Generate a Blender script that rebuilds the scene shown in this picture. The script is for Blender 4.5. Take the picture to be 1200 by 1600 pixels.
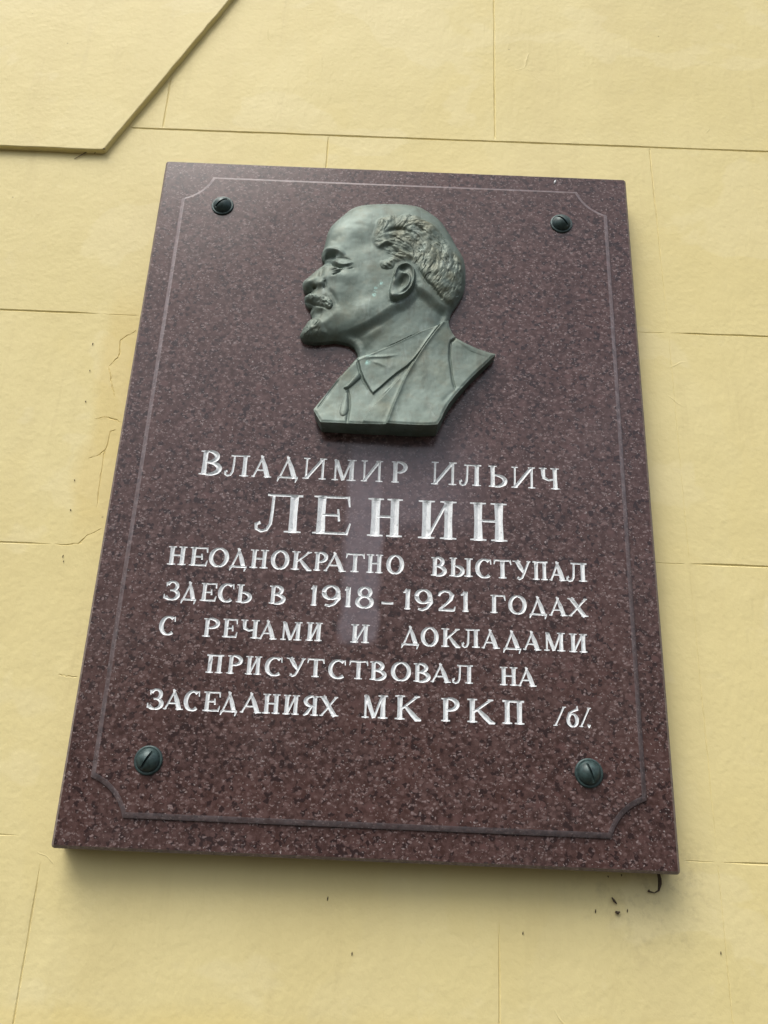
import bpy, bmesh, math, random
import numpy as np
from mathutils import Vector, Matrix
from mathutils.geometry import delaunay_2d_cdt

for o in list(bpy.data.objects):
    bpy.data.objects.remove(o)
scene = bpy.context.scene
COL = scene.collection

# ------------------------------------------------------------------ camera
cam_data = bpy.data.cameras.new('camera')
cam = bpy.data.objects.new('camera', cam_data)
COL.objects.link(cam)
cam_data.sensor_fit = 'HORIZONTAL'
cam_data.sensor_width = 36.0
cam_data.lens = 36.0 * 1202 / 1200
cam_data.clip_start = 0.02
cam_data.clip_end = 500
R = ((0.9991292891558894, -0.04164436980399766, 0.002531800638841425),
     (-0.011348377011325142, -0.32966264519442806, -0.9440305899188969),
     (0.04014819908857398, 0.9431798804189155, -0.329848200363294))
cam.matrix_world = Matrix.Translation((0.00708326, -0.97328263, -0.41415848)) @ Matrix(R).to_4x4()
scene.camera = cam

# ------------------------------------------------------------------ light
SUN_DIR = Vector((0.33, 0.56, -1.06)).normalized()      # the way the light travels
elev = math.asin(-SUN_DIR.z)
azim = math.atan2(-SUN_DIR.x, -SUN_DIR.y)
world = bpy.data.worlds.new('World')
scene.world = world
world.use_nodes = True
wn = world.node_tree
bg = wn.nodes['Background']
sky = wn.nodes.new('ShaderNodeTexSky')
sky.sky_type = 'NISHITA'
sky.sun_disc = False
sky.sun_elevation = elev
sky.sun_rotation = azim
sky.air_density = 1.0
sky.dust_density = 4.0
sky.ozone_density = 0.6
# bright haze greys the sky; below the skyline the surroundings are a dull warm grey street
hsv = wn.nodes.new('ShaderNodeHueSaturation')
hsv.inputs['Saturation'].default_value = 0.55
wn.links.new(sky.outputs[0], hsv.inputs['Color'])
tc = wn.nodes.new('ShaderNodeTexCoord')
sx = wn.nodes.new('ShaderNodeSeparateXYZ')
wn.links.new(tc.outputs['Generated'], sx.inputs[0])
mr = wn.nodes.new('ShaderNodeMapRange')
mr.inputs[1].default_value = 0.02
mr.inputs[2].default_value = 0.42
wn.links.new(sx.outputs[2], mr.inputs[0])
mx = wn.nodes.new('ShaderNodeMix')
mx.data_type = 'RGBA'
wn.links.new(mr.outputs[0], mx.inputs[0])
mx.inputs[6].default_value = (0.6, 0.545, 0.465, 1)
wn.links.new(hsv.outputs[0], mx.inputs[7])
wn.links.new(mx.outputs[2], bg.inputs[0])
bg.inputs[1].default_value = 0.15
sun_data = bpy.data.lights.new('sun', 'SUN')
sun_data.energy = 1.5
sun_data.angle = math.radians(38)
sun_data.color = (1.0, 0.965, 0.91)
sun = bpy.data.objects.new('sun', sun_data)
COL.objects.link(sun)
sun.rotation_euler = SUN_DIR.to_track_quat('-Z', 'Y').to_euler()
vs = scene.view_settings
vs.view_transform = 'Standard'
vs.look = 'None'
vs.gamma = 1.0
vs.use_curve_mapping = False
vs.exposure = 0.50

# ------------------------------------------------------------------ traced outlines, mm in the plane of the plaque
TEXT = [["L1",[["В",-248.0,-217.8,-33.6,35.5],["Л",-214.3,-180.8,-33.6,31.0],["А",-176.7,-150.1,-33.6,31.0],["Д",-143.0,-112.3,-33.6,31.0],["И",-107.6,-76.1,-33.6,31.0],["М",-68.5,-35.6,-33.6,31.0],["И",-28.7,0.6,-33.6,31.0],["Р",12.3,34.3,-33.6,31.0],["И",66.3,100.5,-33.6,33.5],["Л",103.8,133.9,-33.6,31.0],["Ь",144.3,169.5,-33.6,31.0],["И",175.0,207.2,-33.6,31.0],["Ч",213.3,240.1,-33.6,31.0]]],["L2",[["Л",-167.0,-104.2,-110.6,53.8],["Е",-89.0,-39.5,-110.6,53.8],["Н",-16.8,29.4,-110.6,53.8],["И",50.5,101.2,-110.6,53.8],["Н",119.4,168.5,-110.6,53.8]]],["L3",[["Н",-274.0,-249.8,-160.6,25.2],["Е",-245.6,-222.2,-160.6,25.2],["О",-220.9,-194.6,-160.6,25.2],["Д",-193.5,-169.6,-160.6,25.2],["Н",-167.0,-143.3,-160.6,25.2],["О",-140.1,-115.7,-160.6,25.2],["К",-113.1,-86.2,-160.6,25.2],["Р",-84.1,-65.7,-160.6,25.2],["А",-70.5,-42.1,-160.6,25.2],["Т",-42.6,-18.4,-160.6,25.2],["Н",-15.3,5.8,-160.6,25.2],["О",10.2,33.4,-160.6,25.2],["В",68.6,89.1,-160.6,25.2],["Ы",92.5,122.7,-160.6,25.2],["С",126.1,149.0,-160.6,25.2],["Т",150.3,173.1,-160.6,25.2],["У",175.2,198.9,-160.6,25.2],["П",201.0,220.4,-160.6,25.2],["А",222.5,244.0,-160.6,25.2],["Л",244.0,271.3,-160.6,25.2]]],["L4",[["З",-271.9,-251.7,-206.6,23.8],["Д",-250.5,-229.7,-206.6,23.8],["Е",-225.9,-205.7,-206.6,23.8],["С",-203.8,-181.8,-206.6,23.8],["Ь",-179.8,-159.6,-206.6,23.8],["В",-137.8,-116.6,-206.6,23.8],["1",-85.5,-76.2,-206.6,26.5],["9",-71.0,-45.9,-206.6,27],["1",-41.5,-32.7,-206.6,26.5],["8",-27.0,-4.3,-206.6,27],["–",6.4,21.4,-206.6,23.8],["1",33.0,44.6,-206.6,26.5],["9",48.3,72.3,-206.6,27],["2",77.5,100.8,-206.6,26.5],["1",107.3,119.2,-206.6,26.5],["Г",145.6,164.7,-206.6,23.8],["О",168.1,192.1,-206.6,23.8],["Д",194.7,219.0,-206.6,23.8],["А",220.6,243.8,-206.6,23.8],["Х",244.4,270.7,-206.6,23.8]]],["L5",[["С",-272.9,-251.2,-251.9,23.6],["Р",-217.2,-196.3,-251.9,23.6],["Е",-192.5,-174.1,-251.9,23.6],["Ч",-170.0,-146.6,-251.9,23.6],["А",-146.6,-124.1,-251.9,23.6],["М",-119.5,-92.5,-251.9,23.6],["И",-87.4,-67.0,-251.9,23.6],["И",-31.0,-7.3,-251.9,23.6],["Д",32.4,56.6,-251.9,23.6],["О",57.4,80.1,-251.9,23.6],["К",83.4,107.6,-251.9,23.6],["Л",109.1,132.1,-251.9,23.6],["А",134.4,157.0,-251.9,23.6],["Д",160.6,185.3,-251.9,23.6],["А",186.6,209.0,-251.9,23.6],["М",212.5,239.5,-251.9,23.6],["И",244.6,267.3,-251.9,23.6]]],["L6",[["П",-208.2,-187.1,-296.5,22.8],["Р",-182.1,-163.0,-296.5,22.8],["И",-159.2,-139.4,-296.5,22.8],["С",-135.3,-112.2,-296.5,22.8],["У",-109.2,-84.6,-296.5,22.8],["Т",-82.6,-61.5,-296.5,22.8],["С",-56.5,-33.1,-296.5,22.8],["Т",-30.6,-7.2,-296.5,22.8],["В",-4.7,16.3,-296.5,22.8],["О",21.4,46.5,-296.5,22.8],["В",49.7,70.8,-296.5,22.8],["А",71.1,95.9,-296.5,22.8],["Л",97.4,123.5,-296.5,22.8],["Н",156.8,178.7,-296.5,22.8],["А",179.2,202.0,-296.5,22.8]]],["L7",[["З",-273.9,-254.6,-342.6,23.6],["А",-254.6,-230.6,-342.6,23.6],["С",-230.6,-210.1,-342.6,23.6],["Е",-206.4,-185.9,-342.6,23.6],["Д",-185.4,-163.2,-342.6,23.6],["А",-160.7,-135.0,-342.6,23.6],["Н",-133.5,-112.5,-342.6,23.6],["И",-108.8,-89.0,-342.6,23.6],["Я",-84.8,-65.3,-342.6,23.6],["Х",-64.3,-41.1,-342.6,23.6],["М",-12.5,19.4,-342.6,28.0],["К",28.0,60.4,-342.6,29.0],["Р",84.8,107.3,-342.6,28.0],["К",116.7,150.7,-342.6,28.5],["П",159.6,186.3,-342.6,28.5],["/",219.8,239.6,-342.6,23.5],["б",238.1,253.9,-342.6,24.0],["/",251.4,269.9,-342.6,23.5],[".",262.8,267.7,-342.6,4]]]]
REL = {"outline":[[-126.7,182.5],[-123.3,191.2],[-119.8,199.4],[-116.1,205.3],[-111.1,211.3],[-112.7,217.7],[-114.5,221.5],[-113.6,225.4],[-111.8,229.4],[-117.4,231.1],[-122.8,237.3],[-124.7,243.4],[-122.0,248.5],[-116.4,254.4],[-114.6,258.3],[-119.4,255.9],[-125.3,257.8],[-129.0,265.2],[-128.7,272.5],[-123.5,279.4],[-115.3,289.3],[-108.0,297.7],[-101.7,304.9],[-99.3,309.3],[-102.9,314.0],[-105.0,320.4],[-103.5,327.7],[-101.2,340.9],[-100.0,352.1],[-98.0,363.6],[-94.0,374.5],[-87.0,384.5],[-77.5,395.4],[-65.3,408.5],[-51.1,416.1],[-36.5,419.3],[-21.9,421.1],[-7.2,421.9],[10.4,422.0],[28.1,420.7],[40.0,417.7],[51.8,410.2],[64.0,400.8],[74.1,389.5],[82.0,375.8],[89.0,363.8],[95.3,349.2],[101.8,338.1],[106.3,328.1],[108.8,316.3],[110.0,303.4],[110.1,289.9],[109.3,276.5],[106.1,263.7],[100.6,252.2],[95.1,241.8],[90.1,232.7],[87.7,221.5],[84.9,210.3],[86.7,200.9],[90.6,192.2],[96.8,183.7],[110.6,176.2],[127.1,169.4],[142.2,163.9],[153.2,161.3],[132.0,136.5],[116.9,118.9],[106.0,103.9],[95.2,88.7],[86.5,74.2],[80.0,59.8],[76.1,48.1],[71.1,38.0],[52.6,36.3],[27.0,35.7],[9.0,36.5],[-14.1,36.0],[-34.7,36.1],[-60.5,36.5],[-85.8,37.0],[-97.1,57.1],[-91.4,67.4],[-79.8,87.4],[-68.0,108.4],[-58.3,124.1],[-48.3,136.4],[-41.6,145.9],[-42.5,156.9],[-47.6,167.5],[-56.3,173.7],[-67.5,176.3],[-78.6,177.1],[-89.5,175.0],[-106.0,172.6],[-119.4,174.5],[-124.5,178.8],[-125.8,181.3]],"head":[[-126.7,182.5],[-116.1,205.3],[-114.2,225.4],[-124.4,242.8],[-129.0,265.9],[-101.7,304.9],[-105.0,320.4],[-98.0,363.6],[-77.4,393.7],[-50.5,407.4],[-21.6,412.4],[10.4,413.3],[39.6,409.0],[63.7,395.7],[82.0,375.8],[95.3,349.2],[106.3,328.1],[110.0,303.4],[109.3,276.5],[100.6,252.2],[90.1,232.7],[71.5,233.6],[54.4,247.0],[37.4,254.6],[21.3,234.3],[7.7,225.8],[-10.9,208.9],[-29.5,195.9],[-48.1,187.5],[-69.6,180.8],[-91.0,176.0],[-107.3,174.0],[-121.1,174.6]],"neck":[[-84.4,194.0],[-1.6,256.2],[36.8,284.6],[87.8,267.1],[94.6,240.8],[88.8,221.6],[85.2,211.0],[39.3,181.0],[-13.9,151.7],[-42.0,146.4],[-44.0,161.6],[-49.1,169.6],[-59.0,173.6],[-75.8,175.9],[-89.6,175.9]],"jaw":[[-105.4,176.4],[-86.4,181.1],[-64.6,184.7],[-42.9,190.1],[-24.0,197.4],[-8.1,207.9],[5.1,221.4],[12.8,234.9]],"jacket":[[-41.5,145.7],[-19.4,153.9],[12.4,171.2],[44.4,190.3],[77.1,207.4],[86.5,213.0],[160.0,161.6],[71.3,22.5],[-87.6,17.1],[-103.6,56.8]],"collar_top":[[-41.1,140.7],[-32.5,145.8],[-19.3,153.4],[-3.5,162.8],[12.4,171.3],[28.3,180.9],[44.5,190.8],[60.8,200.8],[76.9,211.3]],"collar":[[-41.0,140.2],[-19.3,152.8],[12.4,170.8],[44.5,190.8],[76.4,206.9],[66.4,192.4],[55.8,175.2],[46.7,159.0],[37.5,144.3],[28.4,132.7],[14.1,120.2],[3.8,109.2],[-7.5,95.8],[-17.6,84.8],[-23.2,92.5],[-30.6,107.6],[-36.7,123.0]],"lapel":[[76.4,206.9],[66.3,192.3],[55.8,175.2],[46.7,159.1],[38.9,142.8],[31.3,126.5],[23.7,108.5],[17.7,88.9],[11.7,70.9],[6.6,51.2],[2.5,35.5]],"lapel_in":[[37.6,144.9],[27.3,126.9],[14.5,108.7],[4.4,93.7],[-3.0,82.2],[-10.5,72.1],[-19.0,58.9],[-26.2,45.7],[-30.7,35.5]],"lapel_in2":[[29.9,133.0],[17.1,114.8],[6.9,99.8],[-3.3,86.5]],"seam":[[96.2,184.9],[91.9,179.9],[88.7,175.9],[87.8,163.2],[87.8,150.5],[89.6,134.5],[91.2,118.4],[93.8,105.5],[95.8,98.4]],"seam2":[[95.6,98.3],[86.2,87.1],[77.1,75.2]],"knot":[[-58.4,94.3],[-52.8,101.8],[-45.6,114.8],[-40.6,121.4],[-35.9,118.3],[-35.6,112.1],[-41.0,104.6],[-47.3,97.3],[-53.6,92.2]],"tie":[[-53.3,87.4],[-58.2,74.4],[-60.8,61.5],[-60.9,51.8],[-56.4,47.2],[-51.1,52.3],[-48.6,62.0],[-49.6,78.0]],"fold_l":[[-52.3,92.3],[-50.3,79.8],[-48.8,63.7],[-49.6,49.2],[-50.1,36.6]],"fold_l2":[[-45.2,150.1],[-38.2,124.8],[-34.8,112.2],[-27.7,101.4],[-19.0,87.5]],"edge_l":[[-92.7,57.2],[-85.1,71.2],[-74.3,91.5],[-64.0,109.3]],"shirt_fold":[[-32.3,142.3],[-19.0,145.2],[-2.8,146.1],[13.2,150.1]],"shirt_fold2":[[-21.4,138.3],[-7.8,133.3],[1.9,128.4]],"hair":[[-26.9,360.0],[-25.7,372.5],[-18.0,380.5],[-3.9,386.0],[16.2,389.7],[33.5,389.1],[45.2,382.4],[60.4,375.8],[74.0,363.7],[82.4,352.5],[91.1,337.7],[100.0,325.3],[105.5,311.7],[108.1,296.4],[107.4,276.0],[103.5,258.2],[93.9,240.5],[79.2,239.2],[69.1,247.0],[58.9,259.1],[48.9,270.9],[40.2,287.0],[35.8,296.8],[24.4,302.2],[13.2,302.3],[5.0,297.0],[1.0,290.1],[-8.6,288.6],[-15.8,292.6],[-17.0,302.5],[-9.2,302.9],[-3.9,308.2],[-15.6,321.2],[-27.3,330.8],[-31.1,340.9],[-29.6,351.2]],"tuft_edge":[[-9.7,350.7],[-1.4,356.0],[8.5,358.6],[20.0,355.7],[31.5,350.0]],"side_edge":[[-25.9,331.8],[-18.7,327.0],[-9.0,332.6],[-0.5,331.3],[9.7,321.6],[21.2,314.7],[32.6,309.2]],"back_edge":[[31.1,365.8],[39.7,363.1],[45.6,353.0]],"nape_edge":[[35.8,296.2],[43.1,283.8],[51.7,269.5],[60.2,262.4],[68.9,251.5],[82.1,240.2]],"crown_edge":[[59.9,374.1],[74.6,356.8],[86.3,331.5],[90.7,310.8],[98.2,296.5]],"burn":[[-16.0,298.5],[-7.9,304.6],[0.6,302.7],[4.4,296.1],[1.0,289.3],[-8.6,287.9],[-14.9,290.8]],"ear":[[5.9,285.7],[9.5,292.6],[16.6,296.9],[24.4,296.9],[31.3,293.0],[34.8,284.5],[35.4,273.0],[34.3,263.1],[30.7,253.6],[24.6,245.6],[17.4,239.0],[10.7,234.8],[4.4,234.8],[-0.2,239.4],[-1.5,246.8],[-0.5,256.5],[2.0,269.7]],"helix":[[4.2,269.0],[6.0,279.9],[9.6,288.4],[16.7,293.4],[24.5,293.1],[30.2,288.1],[32.9,279.6],[33.0,266.5],[30.5,256.0],[24.5,247.3],[17.8,241.8],[11.0,239.5]],"antihelix":[[17.1,279.6],[23.6,276.6],[27.4,270.3],[26.0,260.3],[22.4,253.7],[16.2,248.5]],"lobe":[[7.5,240.0]],"tragus":[[5.8,263.6]],"concha":[[16.7,265.9]],"fossa":[[16.5,288.3]],"ear_shadow":[[-1.1,237.3],[4.5,234.4],[14.1,237.4],[23.4,244.6],[32.9,254.3],[37.3,265.2]],"brow":[[-105.5,328.4],[-98.6,326.7],[-88.9,323.7],[-77.7,318.3],[-67.2,309.3]],"brow_under":[[-99.2,316.2],[-92.0,315.2],[-81.7,313.7]],"socket":[[-91.3,305.6]],"lid_up":[[-89.8,308.4],[-83.9,302.5],[-76.2,295.0],[-66.2,292.5],[-58.0,296.3]],"lid_fold":[[-84.4,309.2],[-74.1,306.8],[-62.6,303.1],[-56.7,297.7]],"eye_slit":[[-89.4,302.9],[-84.9,296.5],[-79.4,291.2],[-74.1,288.4],[-69.5,287.8]],"eyeball":[[-81.3,286.5]],"lid_low":[[-85.5,281.7],[-80.5,282.4],[-74.2,284.1],[-68.5,284.9]],"bag":[[-85.1,275.7],[-79.3,277.4],[-73.1,281.6]],"lidbulge":[[-69.4,298.5]],"crow":[[-62.9,284.7],[-54.8,288.1]],"wing":[[-103.4,263.6]],"nostril":[[-113.1,262.1],[-107.4,259.4]],"wing_back":[[-96.5,269.3],[-94.4,262.8],[-96.2,255.0]],"nose_tip":[[-124.6,269.9]],"nose_side":[[-101.2,300.0],[-102.4,282.6],[-103.0,273.2]],"mous":[[-123.8,240.6],[-123.9,248.1],[-117.7,252.2],[-106.7,247.0],[-96.5,242.1],[-87.8,238.0],[-82.6,230.3],[-82.1,223.2],[-85.2,219.1],[-92.3,221.9],[-102.9,228.8],[-114.6,234.9]],"mouth":[[-122.7,239.8],[-112.1,233.6],[-100.1,226.8],[-86.9,220.6]],"lip":[[-112.2,230.7],[-102.8,224.7],[-92.6,220.3]],"below_lip":[[-111.5,221.7],[-103.7,217.0],[-94.9,213.8]],"nasolab":[[-91.1,254.1],[-83.8,244.9],[-78.0,233.5],[-75.9,222.1]],"beard":[[-127.4,185.8],[-116.7,207.8],[-109.0,211.0],[-99.7,205.1],[-95.5,198.0],[-91.3,190.0],[-86.2,183.4],[-92.9,177.0],[-110.8,172.6],[-122.6,174.9]],"cheek":[[-66.4,273.7]],"hollow":[[-63.7,225.0]],"temple":[[-47.1,331.4]],"jawmass":[[-30.5,220.0]],"wr1":[[-80.4,362.8],[-66.2,368.0],[-45.9,364.8],[-31.5,361.5]],"wr2":[[-89.8,336.7],[-82.2,345.1],[-73.7,348.5]],"sc1":[[-61.7,180.6],[-42.4,179.1],[-23.6,185.8],[-4.7,194.5]],"neck_cord":[[-41.4,155.9],[-28.7,177.6],[-7.8,200.4],[10.5,224.6]],"verd":[[-23.3,242.8],[-21.1,254.2],[-15.8,261.0],[-13.3,266.1],[-28.0,136.3],[-27.2,148.9]]}
WALL = {"crack":[[[-381.3,214.7],[-390.7,206.9],[-400.8,199.6],[-403.9,194.6],[-401.3,179.6],[-401.5,167.7],[-407.9,159.5],[-413.9,149.4]],[[-413.9,149.4],[-410.0,139.8],[-405.8,124.5],[-400.1,109.4],[-396.6,100.1]],[[-419.6,1.9],[-404.2,9.1],[-395.8,18.5],[-395.2,45.9],[-387.1,48.1]],[[-394.0,44.9],[-397.7,9.4],[-397.4,-33.3],[-395.1,-73.0]],[[-421.6,63.9],[-407.1,68.3],[-387.9,64.0],[-382.3,60.5]],[[-444.2,-126.4],[-423.6,-126.5],[-409.8,-123.3],[-402.1,-112.3],[-381.6,-100.6]],[[-408.4,-301.1],[-397.2,-302.8],[-381.5,-303.3]],[[-726.9,886.7]]],"fleck":[252.2,489.8],"run":[[-15.5,27.5],[-13.2,-4.8]],"debris":[[349.8,-505.5],[351.0,-510.7],[351.2,-516.5],[349.4,-523.8],[345.0,-526.5],[339.4,-525.6],[338.2,-524.5]],"debris2":[[294.3,-533.7],[296.6,-537.0],[299.6,-540.3]],"debris3":[[297.5,-548.9],[300.3,-550.0],[302.9,-548.7]],"dots":[[274.7,-549.5],[312.5,-547.5],[307.9,-509.4],[291.7,-511.5],[-440.3,142.3],[-438.0,91.3],[-443.7,187.6],[-432.9,-32.0],[-430.7,-76.3],[-429.5,-143.2],[-427.3,-150.4],[-42.9,-548.3],[188.2,-575.9],[419.0,-587.7],[-11.0,-604.7]],"web":[[-531.2,533.5],[-512.6,547.2],[-496.6,552.5],[-481.7,549.8]],"bolts":[[-264.1,412.2],[257.9,404.4],[-263.6,-402.1],[262.1,-395.4]]}

# ------------------------------------------------------------------ helpers
def link(name, me, mat=None, parent=None):
    o = bpy.data.objects.new(name, me)
    COL.objects.link(o)
    if mat is not None:
        me.materials.append(mat)
    if parent is not None:
        o.parent = parent
    return o

def mesh_obj(name, verts, faces, mat, parent=None, smooth=False):
    me = bpy.data.meshes.new(name)
    me.from_pydata([tuple(map(float, v)) for v in verts], [], faces)
    if smooth:
        me.polygons.foreach_set('use_smooth', [True] * len(me.polygons))
    me.update()
    return link(name, me, mat, parent)

def tag(o, label, cat, group=None, kind=None):
    o['label'] = label
    o['category'] = cat
    if group:
        o['group'] = group
    if kind:
        o['kind'] = kind

def thing(name, label, cat, loc=(0, 0, 0), group=None):
    o = bpy.data.objects.new(name, None)
    COL.objects.link(o)
    o.location = loc
    o.empty_display_size = 0.05
    tag(o, label, cat, group)
    return o

class NT:
    """small wrapper for building node materials"""
    def __init__(self, name):
        self.m = bpy.data.materials.new(name)
        self.m.use_nodes = True
        self.t = self.m.node_tree
        self.b = self.t.nodes['Principled BSDF']
    def n(self, typ, ins=None, **kw):
        nd = self.t.nodes.new(typ)
        for k, v in kw.items():
            setattr(nd, k, v)
        for k, v in (ins or {}).items():
            if isinstance(v, bpy.types.NodeSocket):
                self.t.links.new(v, nd.inputs[k])
            else:
                nd.inputs[k].default_value = v
        return nd
    def l(self, a, b):
        self.t.links.new(a, b)
    def coord(self):
        return self.n('ShaderNodeTexCoord').outputs['Object']
    def noise(self, vec, scale, detail=4, rough=0.55, dist=0.0):
        return self.n('ShaderNodeTexNoise', {'Vector': vec, 'Scale': scale, 'Detail': detail, 'Roughness': rough, 'Distortion': dist}).outputs['Fac']
    def ramp(self, fac, a, b, ca=(0, 0, 0, 1), cb=(1, 1, 1, 1)):
        r = self.n('ShaderNodeValToRGB', {0: fac})
        r.color_ramp.elements[0].position = a
        r.color_ramp.elements[0].color = ca
        r.color_ramp.elements[1].position = b
        r.color_ramp.elements[1].color = cb
        return r.outputs[0]
    def ramp2(self, v, a, b):
        return self.n('ShaderNodeMapRange', {0: v, 1: a, 2: b, 3: 0.0, 4: 1.0}).outputs[0]
    def mix(self, fac, a, b, mode='MIX'):
        m = self.n('ShaderNodeMix', data_type='RGBA', blend_type=mode)
        for i, v in ((0, fac), (6, a), (7, b)):
            if isinstance(v, bpy.types.NodeSocket):
                self.t.links.new(v, m.inputs[i])
            else:
                m.inputs[i].default_value = v if i == 0 else (*v[:3], 1)
        return m.outputs[2]
    def math(self, op, a, b=0.0, c=0.0):
        return self.n('ShaderNodeMath', {0: a, 1: b, 2: c}, operation=op).outputs[0]
    def bump(self, h, strength, dist, normal=None):
        ins = {'Height': h, 'Strength': strength, 'Distance': dist}
        if normal is not None:
            ins['Normal'] = normal
        return self.n('ShaderNodeBump', ins).outputs[0]

# ------------------------------------------------------------------ materials
def granite(name, polish=0.2, lift=0.0):
    M = NT(name)
    co = M.coord()
    w = M.n('ShaderNodeTexNoise', {'Vector': co, 'Scale': 190.0, 'Detail': 4.0, 'Roughness': 0.6})
    warp = M.n('ShaderNodeMixRGB', {0: 0.0075, 1: co, 2: w.outputs['Color']}, blend_type='ADD').outputs[0]
    base = M.mix(M.ramp(M.noise(co, 12, 5), 0.35, 0.68), (0.041, 0.0225, 0.0205), (0.068, 0.0345, 0.030))
    base = M.mix(M.ramp(M.noise(co, 130, 5, 0.65), 0.40, 0.66), base, (0.105, 0.062, 0.057))
    v0 = M.n('ShaderNodeTexVoronoi', {'Vector': warp, 'Scale': 210.0})
    sep0 = M.n('ShaderNodeSeparateColor', {0: v0.outputs['Color']})
    base = M.mix(M.ramp(sep0.outputs[0], 0.80, 0.86), base, (0.032, 0.019, 0.019))
    # feldspar flakes of several sizes: warped cells, each layer picks a few of them
    for sc, lo, col, seed, sq in ((140.0, 0.74, (0.14, 0.088, 0.082), 1, 1.5), (215.0, 0.84, (0.225, 0.165, 0.158), 2, 1.7), (70.0, 0.90, (0.105, 0.058, 0.054), 0, 1.4), (330.0, 0.86, (0.25, 0.195, 0.19), 0, 1.3), (640.0, 0.955, (0.40, 0.36, 0.35), 1, 1.2)):
        mp = M.n('ShaderNodeMapping', {0: warp, 1: (sc * 0.013, 0.7, sc * 0.02), 2: (0, 0.5 * seed - 0.3, 0), 3: (1, 1, sq)}).outputs[0]
        v = M.n('ShaderNodeTexVoronoi', {'Vector': mp, 'Scale': sc})
        s_ = M.n('ShaderNodeSeparateColor', {0: v.outputs['Color']})
        pick = M.ramp(s_.outputs[seed], lo, lo + 0.03)
        core = M.ramp(v.outputs['Distance'], 0.34, 0.56, (1, 1, 1, 1), (0, 0, 0, 1))
        tone = M.math('MULTIPLY_ADD', s_.outputs[(seed + 1) % 3], 0.7, 0.3)
        base = M.mix(M.math('MULTIPLY', M.math('MULTIPLY', pick, core), tone), base, col)
    # veil of dust, patchy, and a pale street reflection painted in under the relief
    dust = M.math('MULTIPLY', M.ramp(M.noise(co, 5.5, 6, 0.6), 0.48, 0.8), 0.13)
    base = M.mix(dust, base, (0.15, 0.13, 0.13))
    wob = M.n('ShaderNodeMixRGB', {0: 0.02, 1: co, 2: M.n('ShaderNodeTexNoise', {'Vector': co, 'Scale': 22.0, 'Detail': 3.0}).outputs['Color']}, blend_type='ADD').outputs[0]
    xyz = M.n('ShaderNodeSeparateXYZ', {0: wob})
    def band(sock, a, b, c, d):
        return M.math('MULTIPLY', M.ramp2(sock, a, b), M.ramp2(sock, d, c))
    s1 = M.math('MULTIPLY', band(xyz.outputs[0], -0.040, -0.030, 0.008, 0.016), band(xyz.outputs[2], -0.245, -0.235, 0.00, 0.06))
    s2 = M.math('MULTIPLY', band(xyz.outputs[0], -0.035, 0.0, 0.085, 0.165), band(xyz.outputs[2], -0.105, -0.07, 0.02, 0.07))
    painted_reflection = M.math('MAXIMUM', M.math('MULTIPLY', s1, 0.85), M.math('MULTIPLY', s2, 0.6))
    painted_reflection = M.math('MULTIPLY', painted_reflection, M.math('MULTIPLY_ADD', M.noise(co, 60, 5, 0.6), 0.7, 0.45))
    base = M.mix(M.math('MULTIPLY', painted_reflection, 0.85), base, (0.18, 0.155, 0.175))
    if lift:
        chips = M.ramp(M.noise(co, 120, 5, 0.7), 0.25, 0.65)
        base = M.mix(M.math('MULTIPLY_ADD', chips, lift * 0.85, lift * 0.2), base, (0.34, 0.305, 0.32))
    M.l(base, M.b.inputs['Base Color'])
    rg = M.math('MULTIPLY_ADD', M.noise(co, 7, 6, 0.6), 0.22, polish - 0.08)
    M.l(rg, M.b.inputs['Roughness'])
    M.b.inputs['IOR'].default_value = 1.43
    M.l(M.bump(M.noise(co, 420, 3), 0.08, 0.0006), M.b.inputs['Normal'])
    return M.m

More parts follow.
